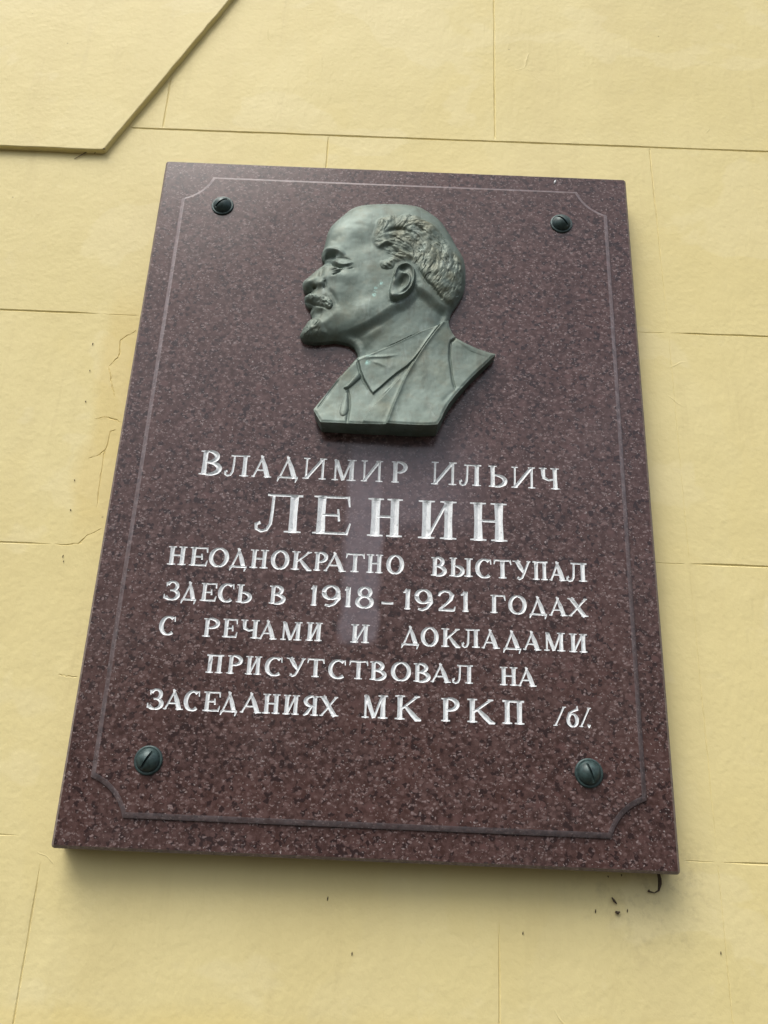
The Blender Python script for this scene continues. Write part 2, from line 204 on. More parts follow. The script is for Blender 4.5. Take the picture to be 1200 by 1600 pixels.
def plaster():
    M = NT('yellow_painted_plaster')
    co = M.coord()
    st = M.n('ShaderNodeMapping', {0: co, 3: (1.0, 1.0, 0.16)}).outputs[0]
    base = M.mix(M.ramp(M.noise(co, 2.2, 5, 0.6), 0.3, 0.72), (0.69, 0.594, 0.282), (0.752, 0.66, 0.345))
    base = M.mix(M.math('MULTIPLY', M.ramp(M.noise(st, 9, 6, 0.65), 0.5, 0.82), 0.45), base, (0.60, 0.50, 0.25))
    base = M.mix(M.math('MULTIPLY', M.ramp(M.noise(co, 38, 6, 0.7), 0.58, 0.8), 0.25), base, (0.80, 0.72, 0.46))
    # repainted patches with edges of their own
    base = M.mix(M.math('MULTIPLY', M.ramp(M.noise(M.n('ShaderNodeMapping', {0: co, 3: (1.0, 1.0, 0.7)}).outputs[0], 2.6, 5, 0.55, 0.4), 0.50, 0.525), 0.22), base, (0.70, 0.59, 0.26))
    base = M.mix(M.math('MULTIPLY', M.ramp(M.noise(M.n('ShaderNodeMapping', {0: co, 1: (3.1, 0, 1.7), 3: (1.0, 1.0, 1.3)}).outputs[0], 3.4, 4, 0.5, 0.3), 0.56, 0.575), 0.22), base, (0.80, 0.72, 0.44))
    # rain streaks
    rain = M.n('ShaderNodeMapping', {0: co, 3: (1.0, 1.0, 0.05)}).outputs[0]
    base = M.mix(M.math('MULTIPLY', M.math('MULTIPLY', M.ramp(M.noise(rain, 45, 4, 0.6), 0.55, 0.72), M.ramp(M.noise(co, 5, 3), 0.45, 0.65)), 0.30), base, (0.50, 0.41, 0.20))
    # ochre strip of bare older paint beside the left edge of the plaque, grime under its right corner
    wob = M.n('ShaderNodeMixRGB', {0: 0.05, 1: co, 2: M.n('ShaderNodeTexNoise', {'Vector': co, 'Scale': 14.0, 'Detail': 5.0}).outputs['Color']}, blend_type='ADD').outputs[0]
    X = M.n('ShaderNodeSeparateXYZ', {0: wob})
    def box(x0, x1, x2, x3, z0, z1, z2, z3):
        a = M.math('MULTIPLY', M.ramp2(X.outputs[0], x0, x1), M.ramp2(X.outputs[0], x3, x2))
        return M.math('MULTIPLY', a, M.math('MULTIPLY', M.ramp2(X.outputs[2], z0, z1), M.ramp2(X.outputs[2], z3, z2)))
    base = M.mix(M.math('MULTIPLY', box(-0.408, -0.392, -0.30, -0.28, -0.12, -0.05, 0.25, 0.33), 0.38), base, (0.66, 0.51, 0.19))
    base = M.mix(M.math('MULTIPLY', box(0.25, 0.36, 0.40, 0.46, -0.60, -0.50, -0.46, -0.43), M.math('MULTIPLY', M.ramp(M.noise(co, 60, 6, 0.7), 0.5, 0.75), 0.45)), base, (0.22, 0.17, 0.10))
    base = M.mix(M.math('MULTIPLY', box(-1.6, -1.5, 1.5, 1.6, -1.2, -1.1, -0.655, -0.635), 0.4), base, (0.74, 0.60, 0.235))
    sp = M.n('ShaderNodeTexVoronoi', {'Vector': co, 'Scale': 26.0})
    sps = M.n('ShaderNodeSeparateColor', {0: sp.outputs['Color']})
    spk = M.math('MULTIPLY', M.ramp(sp.outputs['Distance'], 0.03, 0.055, (1, 1, 1, 1), (0, 0, 0, 1)), M.ramp(sps.outputs[0], 0.86, 0.87))
    base = M.mix(M.math('MULTIPLY', spk, 0.6), base, (0.22, 0.17, 0.09))
    M.l(base, M.b.inputs['Base Color'])
    M.b.inputs['Roughness'].default_value = 0.55
    M.b.inputs['Specular IOR Level'].default_value = 0.18
    peel = M.noise(co, 190, 4, 0.55)
    orange = M.n('ShaderNodeTexVoronoi', {'Vector': co, 'Scale': 130.0}, feature='SMOOTH_F1').outputs['Distance']
    drip = M.noise(M.n('ShaderNodeMapping', {0: co, 3: (1.0, 1.0, 0.22)}).outputs[0], 70, 4, 0.6, 0.6)
    lump = M.noise(co, 16, 5, 0.6)
    zone = M.ramp(M.noise(co, 6.5, 4), 0.4, 0.65)
    b = M.bump(lump, 0.15, 0.010)
    b = M.bump(M.math('MULTIPLY', drip, zone), 0.20, 0.004, b)
    b = M.bump(orange, 0.09, 0.003, b)
    b = M.bump(peel, 0.13, 0.002, b)
    scr = M.n('ShaderNodeTexVoronoi', {'Vector': M.n('ShaderNodeMixRGB', {0: 0.03, 1: co, 2: M.n('ShaderNodeTexNoise', {'Vector': co, 'Scale': 20.0}).outputs['Color']}, blend_type='ADD').outputs[0], 'Scale': 9.0}, feature='DISTANCE_TO_EDGE').outputs['Distance']
    sc = M.math('MULTIPLY', M.ramp(scr, 0.0, 0.012, (1, 1, 1, 1), (0, 0, 0, 1)), M.ramp(M.noise(co, 11, 3), 0.68, 0.74))
    b = M.bump(sc, 0.35, 0.0015, b)
    M.l(b, M.b.inputs['Normal'])
    return M.m

def bronze(name='patinated_bronze', attrs=True):
    M = NT(name)
    co = M.coord()
    base = M.mix(M.ramp(M.noise(co, 22, 6, 0.6), 0.32, 0.7), (0.096, 0.130, 0.106), (0.170, 0.222, 0.194))
    base = M.mix(M.math('MULTIPLY', M.ramp(M.noise(co, 75, 5, 0.65), 0.5, 0.75), 0.4), base, (0.120, 0.112, 0.072))
    base = M.mix(M.math('MULTIPLY', M.ramp(M.noise(co, 240, 4, 0.7), 0.55, 0.75), 0.3), base, (0.23, 0.275, 0.25))
    run = M.n('ShaderNodeMapping', {0: co, 3: (1.0, 1.0, 0.22)}).outputs[0]
    base = M.mix(M.math('MULTIPLY', M.ramp(M.noise(run, 48, 5, 0.65), 0.52, 0.70), 0.62), base, (0.064, 0.074, 0.056))
    base = M.mix(M.math('MULTIPLY', M.ramp(M.noise(run, 90, 5, 0.65, 0.5), 0.58, 0.74), 0.45), base, (0.27, 0.33, 0.31))
    if attrs:
        oc = M.n('ShaderNodeAttribute', attribute_name='ochre').outputs['Fac']
        base = M.mix(M.math('MULTIPLY', oc, M.ramp(M.noise(co, 55, 5, 0.6), 0.3, 0.62)), base, (0.140, 0.142, 0.088))
        ve = M.n('ShaderNodeAttribute', attribute_name='verdigris').outputs['Fac']
        base = M.mix(M.math('MULTIPLY', ve, M.ramp(M.noise(co, 230, 3, 0.6), 0.42, 0.58)), base, (0.30, 0.52, 0.47))
    M.l(base, M.b.inputs['Base Color'])
    M.b.inputs['Metallic'].default_value = 0.3
    M.l(M.math('MULTIPLY_ADD', M.noise(co, 30, 5), 0.35, 0.38), M.b.inputs['Roughness'])
    b = M.bump(M.noise(co, 160, 5, 0.6), 0.14, 0.0010)
    b = M.bump(M.noise(co, 600, 3, 0.6), 0.12, 0.0006, b)
    M.l(b, M.b.inputs['Normal'])
    return M.m

def simple(name, col, rough=0.6, metal=0.0, var=0.3, scale=60, bump=0.0):
    M = NT(name)
    co = M.coord()
    M.l(M.mix(M.ramp(M.noise(co, scale, 5, 0.6), 0.3, 0.7), tuple(c * (1 - var) for c in col), tuple(min(1, c * (1 + var)) for c in col)), M.b.inputs['Base Color'])
    M.b.inputs['Roughness'].default_value = rough
    M.b.inputs['Metallic'].default_value = metal
    if bump:
        M.l(M.bump(M.noise(co, scale * 3, 4), bump, 0.001), M.b.inputs['Normal'])
    return M.m

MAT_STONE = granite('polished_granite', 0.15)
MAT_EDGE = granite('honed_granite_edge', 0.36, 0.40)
MAT_PLASTER = plaster()
MAT_BRONZE = bronze()
MAT_BOLT = simple('dark_green_bolt_enamel', (0.038, 0.066, 0.063), 0.42, 0.2, 0.45, 160, 0.14)
MAT_DIRT = simple('dry_dirt', (0.07, 0.052, 0.032), 0.95, 0, 0.4, 400)
MAT_WEB = simple('grey_cobweb', (0.11, 0.09, 0.06), 0.95, 0, 0.4, 400)

def paint():
    M = NT('silver_white_letter_paint')
    co = M.coord()
    st = M.n('ShaderNodeMapping', {0: co, 2: (0, 0.25, 0), 3: (1.0, 1.0, 0.25)}).outputs[0]
    base = M.mix(M.ramp(M.noise(st, 420, 4, 0.7), 0.35, 0.7), (0.62, 0.66, 0.67), (0.88, 0.91, 0.91))
    base = M.mix(M.math('MULTIPLY', M.ramp(M.noise(co, 330, 5, 0.7), 0.58, 0.70), 0.7), base, (0.22, 0.20, 0.20))
    M.l(base, M.b.inputs['Base Color'])
    M.b.inputs['Roughness'].default_value = 0.5
    M.l(M.bump(M.noise(co, 700, 3), 0.3, 0.0006), M.b.inputs['Normal'])
    return M.m
MAT_PAINT = paint()

# ------------------------------------------------------------------ engraving: a plane sheet with V-cut strokes
def stroke_poly(pts, ws):
    P = np.array(pts, float)
    ws = np.broadcast_to(np.array(ws, float), (len(P),))
    d = np.zeros_like(P)
    seg = P[1:] - P[:-1]
    seg /= np.maximum(np.linalg.norm(seg, axis=1, keepdims=True), 1e-9)
    d[0], d[-1] = seg[0], seg[-1]
    if len(P) > 2:
        d[1:-1] = seg[1:] + seg[:-1]
    d /= np.maximum(np.linalg.norm(d, axis=1, keepdims=True), 1e-9)
    nrm = np.stack([-d[:, 1], d[:, 0]], 1)
    k = np.ones(len(P))
    if len(P) > 2:
        k[1:-1] = 1 / np.maximum((nrm[1:-1] * np.stack([-seg[1:, 1], seg[1:, 0]], 1)).sum(1), 0.6)
    h = (ws / 2 * k)[:, None]
    return np.concatenate([P - nrm * h, (P + nrm * h)[::-1]]), P

def seg_dist(Q, A, B):
    out = np.full(len(Q), 1e9)
    for i in range(0, len(A), 64):
        a, b = A[i:i + 64], B[i:i + 64]
        ab = b - a
        t = ((Q[:, None] - a) * ab).sum(-1) / np.maximum((ab ** 2).sum(-1), 1e-12)
        t = np.clip(t, 0, 1)
        out = np.minimum(out, np.linalg.norm(Q[:, None] - (a + t[..., None] * ab), axis=-1).min(1))
    return out

def engrave(outline, strokes, slope, dmax):
    """strokes: (group, pts, widths); all in mm. Returns 2D verts, depth, stone triangles, {group: triangles}"""
    V, E, F, G = [], [], [], []
    def add(ps):
        i = len(V)
        V.extend([Vector((float(p[0]), float(p[1]))) for p in ps])
        return list(range(i, i + len(ps)))
    F.append(add(outline)); G.append(None)
    for g, pts, ws in strokes:
        # resample the centre line so the groove bottom has vertices
        P = np.array(pts, float); W = np.broadcast_to(np.array(ws, float), (len(P),))
        NP, NW = [P[0]], [W[0]]
        for a, b, wa, wb in zip(P[:-1], P[1:], W[:-1], W[1:]):
            n = max(1, int(np.linalg.norm(b - a) / max(6.0, 0.0)))
            for j in range(1, n + 1):
                NP.append(a + (b - a) * j / n); NW.append(wa + (wb - wa) * j / n)
        poly, cen = stroke_poly(NP, NW)
        ids = add(poly); F.append(ids); G.append(g)
        if len(cen) > 2:
            c = add(cen[1:-1]); 
            E.extend([(c[i], c[i + 1]) for i in range(len(c) - 1)])
        else:
            # short straight stroke: a ridge set in from both ends
            L = np.linalg.norm(cen[1] - cen[0]); q = min(0.35, 0.5 * NW[0] / max(L, 1e-6))
            c = add([cen[0] + (cen[1] - cen[0]) * q, cen[0] + (cen[1] - cen[0]) * (1 - q)])
            E.append((c[0], c[1]))
    v, e, f, ov, oe, of = delaunay_2d_cdt(V, E, F, 1, 1e-4)
    v = np.array([(p.x, p.y) for p in v])
    tri = {}; stone = []; owner = []
    for t, o in zip(f, of):
        gs = [G[k] for k in o if G[k] is not None]
        if gs:
            tri.setdefault(gs[0], []).append(tuple(t)); owner.append(1)
        else:
            stone.append(tuple(t)); owner.append(0)
    # edges between stone and groove
    em = {}
    for t, ow in zip(f, owner):
        for a, b in zip(t, list(t[1:]) + [t[0]]):
            em.setdefault((min(a, b), max(a, b)), []).append(ow)
    be = [k for k, o in em.items() if len(o) == 2 and o[0] != o[1]]
    on_stone = np.zeros(len(v), bool)
    for t in stone:
        on_stone[list(t)] = True
    inner = np.where(~on_stone)[0]
    dep = np.zeros(len(v))
    A = v[[b[0] for b in be]]; B = v[[b[1] for b in be]]
    dep[inner] = np.minimum(seg_dist(v[inner], A, B) * slope, dmax)
    return v, dep, stone, tri

def sheet(name, v, dep, tris, y0, mat, parent=None):
    used = sorted({i for t in tris for i in t})
    mp = {k: i for i, k in enumerate(used)}
    verts = [(v[k, 0] / 1000, y0 + dep[k] / 1000, v[k, 1] / 1000) for k in used]
    faces = []
    for t in tris:
        a, b, c = (v[i] for i in t[:3])
        cr = (b[0] - a[0]) * (c[1] - a[1]) - (b[1] - a[1]) * (c[0] - a[0])
        q = [mp[i] for i in t]
        faces.append(q if cr > 0 else q[::-1])      # front looks to -Y
    return mesh_obj(name, verts, faces, mat, parent)

# ------------------------------------------------------------------ letters
def arc(cx, cy, rx, ry, a0, a1, wmin, wmax, n=14, p=1.0):
    pts, ws = [], []
    for i in range(n + 1):
        a = math.radians(a0 + (a1 - a0) * i / n)
        pts.append((cx + rx * math.cos(a), cy + ry * math.sin(a)))
        ws.append(wmin + (wmax - wmin) * abs(math.cos(a)) ** p)
    return pts, ws

def glyph(g, w, c, T, t, slim=False):
    S = []
    s = min(0.10 * c, 0.10 * w)
    if g in 'НПИМЧЛ': T = min(T, 0.25 * w)
    if g in 'ВРЬЕК': T = min(T, 0.30 * w)
    def ln(x0, y0, x1, y1, a, b=None):
        S.append(([(x0, y0), (x1, y1)], [a, a if b is None else b]))
    def ser(x, y, half):
        S.append(([(x - half, y), (x, y + (0.01 if y < c / 2 else -0.01) * c), (x + half, y)], [t * 0.55, t * 0.95, t * 0.55]))
    def stem(x, k=1.0, y0=0.0, y1=None, top=True, bot=True, k2=1.0):
        y1 = c if y1 is None else y1
        S.append(([(x, y0), (x, (y0 + y1) / 2), (x, y1)], [k, k * 0.9, k * k2]))
        if bot: ser(x, y0 + t * 0.4, k / 2 + s)
        if top: ser(x, y1 - t * 0.4, k / 2 + s)
    X0, X1 = s + T / 2, w - s - T / 2
    if g in 'ВРЬЫЕКГНПИМ':
        pass
    if g == 'В':
        stem(X0, T)
        S.append(arc(X0 + 0.1 * w, 0.755 * c, w * 0.86 - X0 - T / 2 - 0.1 * w, 0.225 * c, 92, -92, t, T))
        S.append(arc(X0 + 0.1 * w, 0.27 * c, w - X0 - T / 2 - 0.1 * w, 0.25 * c, 92, -92, t, T * 1.05))
        ln(X0, c - t / 2 - 0.01 * c, X0 + 0.12 * w, c - t / 2 - 0.01 * c, t); ln(X0, 0.525 * c, X0 + 0.12 * w, 0.525 * c, t); ln(X0, t / 2, X0 + 0.12 * w, t / 2, t)
    elif g == 'Р':
        stem(X0, T)
        S.append(arc(X0 + 0.12 * w, 0.73 * c, w - X0 - T / 2 - 0.12 * w, 0.25 * c, 92, -92, t, T * 0.95))
        ln(X0, c - t / 2 - 0.01 * c, X0 + 0.14 * w, c - t / 2 - 0.01 * c, t); ln(X0, 0.48 * c, X0 + 0.14 * w, 0.48 * c, t)
    elif g == 'Ь':
        stem(X0, T)
        S.append(arc(X0 + 0.12 * w, 0.29 * c, w - X0 - T / 2 - 0.12 * w, 0.265 * c, 92, -92, t, T))
        ln(X0, 0.555 * c, X0 + 0.14 * w, 0.555 * c, t); ln(X0, t / 2, X0 + 0.14 * w, t / 2, t)
    elif g == 'Ы':
        S += [(p, q) for p, q in glyph('Ь', 0.66 * w, c, T, t)]
        stem(w - s - T / 2, T)
    elif g == 'Л':
        stem(X1, T)
        xl = 0.36 * w
        S.append(([(xl + 0.02 * w, c - t / 2), (xl + 0.01 * w, 0.55 * c), (xl - 0.01 * w, 0.22 * c), (xl - 0.08 * w, 0.06 * c), (xl - 0.2 * w, 0.015 * c), (0.06 * w, 0.08 * c), (0.05 * w, 0.2 * c), (0.14 * w, 0.24 * c)],
                  [t * 1.1, t * 1.2, t * 1.3, t * 1.2, t, t * 1.1, t * 1.2, t * 1.3]))
        ln(xl - s * 1.3, c - t / 2, X1 + T / 2 + s, c - t / 2, t * 0.9)
    elif g in 'АД':
        bx0, bx1 = (s * 0.9, w - s - T * 0.35)
        if g == 'Д': bx0, bx1 = 0.14 * w, w * 0.86 - T * 0.3
        ax = 0.47 * w
        ln(bx0, 0, ax + T * 0.25, c * 1.0, t, t * 1.1)
        S.append(([(ax - T * 0.18, c * 1.04), (ax + (bx1 - ax) * 0.5, c * 0.5), (bx1, 0)], [T * 0.4, T * 1.0, T * 1.05]))
        if g == 'А':
            ln(bx0 + (ax - bx0) * 0.36, 0.33 * c, ax + (bx1 - ax) * 0.68, 0.33 * c, t)
            ser(bx0, t * 0.4, s * 0.95); ser(bx1, t * 0.4, T / 2 + s * 0.8)
        else:
            ln(0.08 * w, t * 0.5, 0.95 * w, t * 0.5, t * 1.1)
            S.append(([(0.11 * w, t * 0.5), (0.05 * w, -0.17 * c)], [t * 1.5, t * 0.5]))
            S.append(([(0.90 * w, t * 0.5), (0.84 * w, -0.2 * c)], [T * 0.6, t * 0.5]))
    elif g == 'И':
        a, b, d = (t * 1.15, T * 0.72, t * 1.5) if slim else (T, t * 1.15, T)
        xa, xb = s + a / 2, w - s - d / 2
        stem(xa, a); stem(xb, d)
        ln(xa + a * 0.2, 0.04 * c, xb - d * 0.2, 0.96 * c, b)
    elif g == 'М':
        xa, xb = s + t * 0.7, w - s - T / 2
        stem(xa, t * 1.15, top=False); stem(xb, T)
        m = (xa + xb) / 2
        S.append(([(xa - s * 0.6, c - t * 0.3), (xa + T * 0.2, c * 0.9), (m, 0.02 * c)], [t * 0.6, T * 0.9, T * 0.75]))
        ln(m, 0.03 * c, xb - T * 0.2, 0.97 * c, t * 1.15)
    elif g == 'Ч':
        stem(X1, T)
        S.append(([(s + T * 0.4, c), (s + T * 0.42, 0.72 * c), (s + T * 0.55, 0.53 * c), (0.45 * w, 0.42 * c), (X1, 0.46 * c)], [T * 0.9, T * 0.85, T * 0.7, t * 1.2, t]))
        ser(s + T * 0.4, c - t * 0.4, T * 0.4 + s)
    elif g == 'Е':
        stem(X0, T)
        ln(X0, c - t / 2, w * 0.93, c - t / 2, t * 0.9); ln(X0, 0.5 * c, w * 0.68, 0.5 * c, t); ln(X0, t / 2, w * 0.92, t / 2, t)
        ln(w * 0.93, c * 1.0, w * 0.97, 0.72 * c, t * 1.1, t * 0.6); ln(w * 0.9, 0.0, w * 1.0, 0.30 * c, t * 1.3, t * 0.6)
        ln(w * 0.66, 0.66 * c, w * 0.70, 0.34 * c, t * 0.8, t * 1.0)
    elif g == 'Н':
        stem(X0, T); stem(X1, T); ln(X0, 0.52 * c, X1, 0.52 * c, t)
    elif g == 'П':
        stem(X0, T, top=False); stem(X1, T, top=False)
        ln(X0 - T / 2 - s, c - t * 0.5, X1 + T / 2 + s, c - t * 0.5, t)
    elif g == 'О':
        p, q = arc(w / 2, c / 2, w / 2 - T * 0.5, c / 2 - t * 0.3, 90, 270, t, T, 14, 0.9); S.append((p, q))
        p, q = arc(w / 2, c / 2, w / 2 - T * 0.5, c / 2 - t * 0.3, 90, -90, t, T, 14, 0.9); S.append((p, q))
    elif g == 'С':
        S.append(arc(w * 0.53, c / 2, w * 0.53 - T / 2, c / 2 - t * 0.3, 52, 312, t, T * 1.05, 18, 0.9))
        ln(w * 0.86, 1.0 * c, w * 0.9, 0.72 * c, t * 0.9, t * 0.6)
    elif g == 'Т':
        stem(w / 2, T, top=False)
        ln(0.06 * w, c - t / 2, 0.94 * w, c - t / 2, t)
        ln(0.07 * w, c, 0.02 * w, 0.74 * c, t * 1.2, t * 0.5); ln(0.92 * w, c, 0.99 * w, 0.74 * c, t * 1.3, t * 0.5)
    elif g == 'К':
        stem(X0, T)
        ln(X0 + T * 0.3, 0.44 * c, w * 0.84, 0.97 * c, t * 1.1); ser(w * 0.84, c - t * 0.4, s * 1.2)
        S.append(([(X0 + T * 0.9, 0.58 * c), (w * 0.66, 0.24 * c), (w * 0.82, 0.05 * c), (w * 1.0, 0.0)], [T * 0.55, T * 0.95, T * 0.9, t * 0.7]))
    elif g == 'У':
        S.append(([(w * 0.2, c), (w * 0.42, 0.62 * c), (w * 0.58, 0.36 * c)], [T * 0.95, T * 0.95, T * 0.5]))
        ser(w * 0.2, c - t * 0.4, T / 2 + s)
        S.append(([(w * 0.88, c), (w * 0.62, 0.36 * c), (w * 0.5, 0.10 * c), (w * 0.36, 0.02 * c), (w * 0.24, 0.1 * c)], [t * 1.2, t * 1.3, t * 1.3, t * 1.2, t * 1.5]))
        ser(w * 0.86, c - t * 0.4, s * 1.1)
    elif g == 'Х':
        S.append(([(w * 0.16, c), (w * 0.5, 0.5 * c), (w * 0.84, 0.0)], [T * 1.0, T * 0.95, T]))
        ser(w * 0.17, c - t * 0.4, T / 2 + s * 0.8); ser(w * 0.83, t * 0.4, T / 2 + s * 0.8)
        ln(w * 0.12, 0.02 * c, w * 0.88, 0.98 * c, t * 1.15); ser(w * 0.13, t * 0.4, s); ser(w * 0.87, c - t * 0.4, s)
    elif g == 'З':
        S.append(arc(w * 0.46, 0.745 * c, w * 0.36 - T * 0.2, 0.24 * c, 165, -90, t, T * 0.9, 16))
        S.append(arc(w * 0.46, 0.27 * c, w * 0.54 - T * 0.5, 0.255 * c, 90, -160, t, T * 1.0, 18))
        ln(w * 0.34, 0.515 * c, w * 0.5, 0.515 * c, t)
        ln(w * 0.10, 0.96 * c, w * 0.12, 0.72 * c, t * 0.8, t * 0.6); ln(w * 0.0, 0.3 * c, w * 0.02, 0.05 * c, t * 0.7, t)
    elif g == 'Я':
        stem(X1, T)
        S.append(arc(X1 - 0.12 * w, 0.73 * c, X1 - 0.12 * w - T / 2 - 0.04 * w, 0.25 * c, 88, 272, t, T * 0.95))
        ln(X1, c - t / 2 - 0.01 * c, X1 - 0.14 * w, c - t / 2 - 0.01 * c, t); ln(X1, 0.48 * c, X1 - 0.14 * w, 0.48 * c, t)
        S.append(([(X1 - 0.2 * w, 0.47 * c), (w * 0.28, 0.12 * c), (w * 0.08, 0.01 * c)], [T * 0.6, T * 0.75, t * 0.7]))
    elif g == 'Г':
        stem(X0, T)
        ln(X0, c - t / 2, w * 0.93, c - t / 2, t)
        ln(w * 0.9, c, w * 0.99, 0.70 * c, t * 1.4, t * 0.5)
    elif g == '1':
        stem(w * 0.56, T * 0.95, top=False)
        S.append(([(w * 0.5, 0.98 * c), (w * 0.25, 0.86 * c), (w * 0.05, 0.82 * c)], [t * 1.6, t * 1.2, t * 0.6]))
    elif g == '9':
        S.append(arc(w * 0.47, 0.67 * c, w * 0.47 - T * 0.45, 0.31 * c, 0, 180, t, T * 0.95)); S.append(arc(w * 0.47, 0.67 * c, w * 0.47 - T * 0.45, 0.31 * c, 360, 180, t, T * 0.95))
        S.append(([(w * 0.94 - T * 0.45, 0.68 * c), (w * 0.88, 0.4 * c), (w * 0.68, 0.13 * c), (w * 0.42, 0.02 * c), (w * 0.2, 0.06 * c)], [T * 0.95, T * 0.9, T * 0.6, t * 1.3, t]))
    elif g == '8':
        for cy, rx, ry in ((0.76, 0.36, 0.22), (0.28, 0.46, 0.26)):
            for a in (270, -90):
                S.append(arc(w * 0.5, cy * c, rx * w - T * 0.35 + (0.04 * w), ry * c, 90, a, t, T * 0.9))
    elif g == '2':
        S.append(([(w * 0.08, 0.72 * c), (w * 0.14, 0.88 * c), (w * 0.36, 0.98 * c), (w * 0.64, 0.95 * c), (w * 0.8, 0.78 * c), (w * 0.74, 0.58 * c), (w * 0.5, 0.34 * c), (w * 0.12, 0.06 * c)],
                  [T * 0.5, t * 1.4, t * 1.2, T * 0.6, T * 0.9, T * 0.8, T * 0.5, t * 1.1]))
        ln(w * 0.08, 0.05 * c, w * 0.92, 0.05 * c, T * 0.5, T * 0.6); ln(w * 0.9, 0.02 * c, w * 0.99, 0.24 * c, t * 1.3, t * 0.5)
    elif g == '–':
        ln(0, 0.30 * c, w, 0.30 * c, t * 1.4)
    elif g == '/':
        S.append(([(w * 0.22, 0.03 * c), (w * 0.5, 0.5 * c), (w * 0.78, 0.97 * c)], [T * 0.42, T * 0.36, T * 0.45]))
        ser(w * 0.22, t * 0.4, s * 1.3); ser(w * 0.8, c - t * 0.4, s * 1.2)
    elif g == 'б':
        S.append(arc(w * 0.46, 0.32 * c, w * 0.46 - T * 0.35, 0.31 * c, 100, 270, t, T * 0.85)); S.append(arc(w * 0.46, 0.32 * c, w * 0.46 - T * 0.35, 0.31 * c, 100, -90, t, T * 0.85))
        S.append(([(w * 0.1, 0.42 * c), (w * 0.2, 0.66 * c), (w * 0.55, 0.78 * c), (w * 0.84, 0.86 * c), (w * 0.86, 1.04 * c)], [T * 0.5, t * 1.2, t * 1.4, t * 1.8, t * 0.5]))
    elif g == '.':
        S.append(([(w * 0.1, 3.4), (w * 0.55, 2.2), (w * 0.5, -0.6)], [1.5, 4.0, 0.7]))
    return S

rng = random.Random(5)
STROKES = []
WORDS = []
for name, row in TEXT:
    last = None; wid = -1
    for g, xl, xr, zb, c in row:
        if last is None or (name != 'L2' and xl - last > 15.5):
            wid += 1; WORDS.append((name, wid))
        last = xr
        T = (0.215 if name == 'L2' else 0.195 if name == 'L1' else 0.225) * c
        t = (0.062 if name == 'L2' else 0.075 if name == 'L1' else 0.092) * c
        if g in '/б.': T, t = 0.24 * 22, 0.085 * 22
        tilt = rng.uniform(-0.012, 0.012); dz = rng.uniform(-0.25, 0.25)
        for pts, ws in glyph(g, xr - xl, c, T, t, slim=(name == 'L1')):
            P = [(xl + x + tilt * y, zb + dz + y + rng.uniform(-0.09, 0.09)) for x, y in pts]
            STROKES.append(((name, wid), P, [max(0.9, q * rng.uniform(0.94, 1.06)) for q in ws]))

# ------------------------------------------------------------------ wall
WY = 0.040
wall = thing('plaster_wall', 'pale yellow painted plaster wall scored with shallow block joints, behind the granite plaque', 'wall', (0, 0, 0))
wall['kind'] = 'thing'
WS = []
def wavy(pts, n, amp, seed):
    r = random.Random(seed)
    P = []
    for (x0, z0), (x1, z1) in zip(pts[:-1], pts[1:]):
        for i in range(n):
            f = i / n
            P.append((x0 + (x1 - x0) * f + r.uniform(-amp, amp), z0 + (z1 - z0) * f + r.uniform(-amp, amp)))
    P.append(pts[-1])
    return P
def groove(pts, w, seed, n=14, amp=0.35, taper=(0, 0)):
    P = wavy(pts, n, amp, seed)
    r = random.Random(seed + 99)
    W = []
    for i in range(len(P)):
        f = i / (len(P) - 1)
        k = 1.0
        if taper[0]: k *= min(1, 0.12 + f / taper[0])
        if taper[1]: k *= min(1, 0.12 + (1 - f) / taper[1])
        W.append(w * k * r.uniform(0.85, 1.12))
    WS.append(('groove', P, W))
groove([(-451, 605), (1500, 612.5)], 3.8, 1, 60)
groove([(-1500, 239), (-441, 241)], 3.8, 2, 30, taper=(0, 0.02)); groove([(-438, 240.6), (-380, 241)], 1.2, 21, 5)
groove([(429, 248.5), (1500, 252)], 3.6, 3, 30, taper=(0.02, 0)); groove([(371, 247.6), (424.5, 248)], 1.2, 31, 5)
groove([(-1500, -130), (-447, -126.4)], 3.6, 4, 30, taper=(0, 0.02))
groove([(423, -117), (1500, -112)], 3.8, 5, 30, taper=(0.03, 0)); groove([(377, -117.6), (420, -117.3)], 1.3, 51, 5)
groove([(-1500, -498), (-419, -494)], 3.8, 6, 30, taper=(0, 0.04))
groove([(428, -490.5), (1500, -486)], 3.6, 7, 30, taper=(0.05, 0)); groove([(385, -491), (423, -490.6)], 1.4, 71, 5)
groove([(-396, 720), (-395, 607.5)], 3.0, 8, 8)
groove([(165.5, 1500), (164.3, 611.5)], 3.6, 9, 30)
groove([(-115.8, 603.4), (-115, 470)], 3.4, 10, 8)
groove([(423.8, 605.5), (426.3, 252.5)], 3.2, 11, 20, taper=(0, 1.1))
groove([(425, -122), (425.5, -487)], 1.7, 12, 20, taper=(0.9, 0.4))
groove([(426.5, 244), (425, -112)], 0.9, 13, 20)
groove([(-389, -520), (-386, -1400)], 3.0, 14, 30, taper=(0.06, 0))
groove([(160.2, -560), (158, -1400)], 3.0, 15, 30, taper=(0.05, 0))
groove([(425.5, -494), (426, -1400)], 1.2, 16, 30)
for i, c in enumerate(WALL['crack'][:-1]):
    P = wavy(c, 4, 0.7, 40 + i)
    r = random.Random(i)
    n = len(P)
    WS.append(('groove', P, [r.uniform(0.8, 1.8) * (0.4 + 1.2 * math.sin(math.pi * (0.12 + 0.76 * k / (n - 1)))) for k in range(n)]))
v, dep, flat, tri = engrave([(-1600, -1500), (1600, -1500), (1600, 1600), (-1600, 1600)], WS, 0.95, 2.6)
sheet('wall_face', v, dep, flat + tri['groove'], WY, MAT_PLASTER, wall)

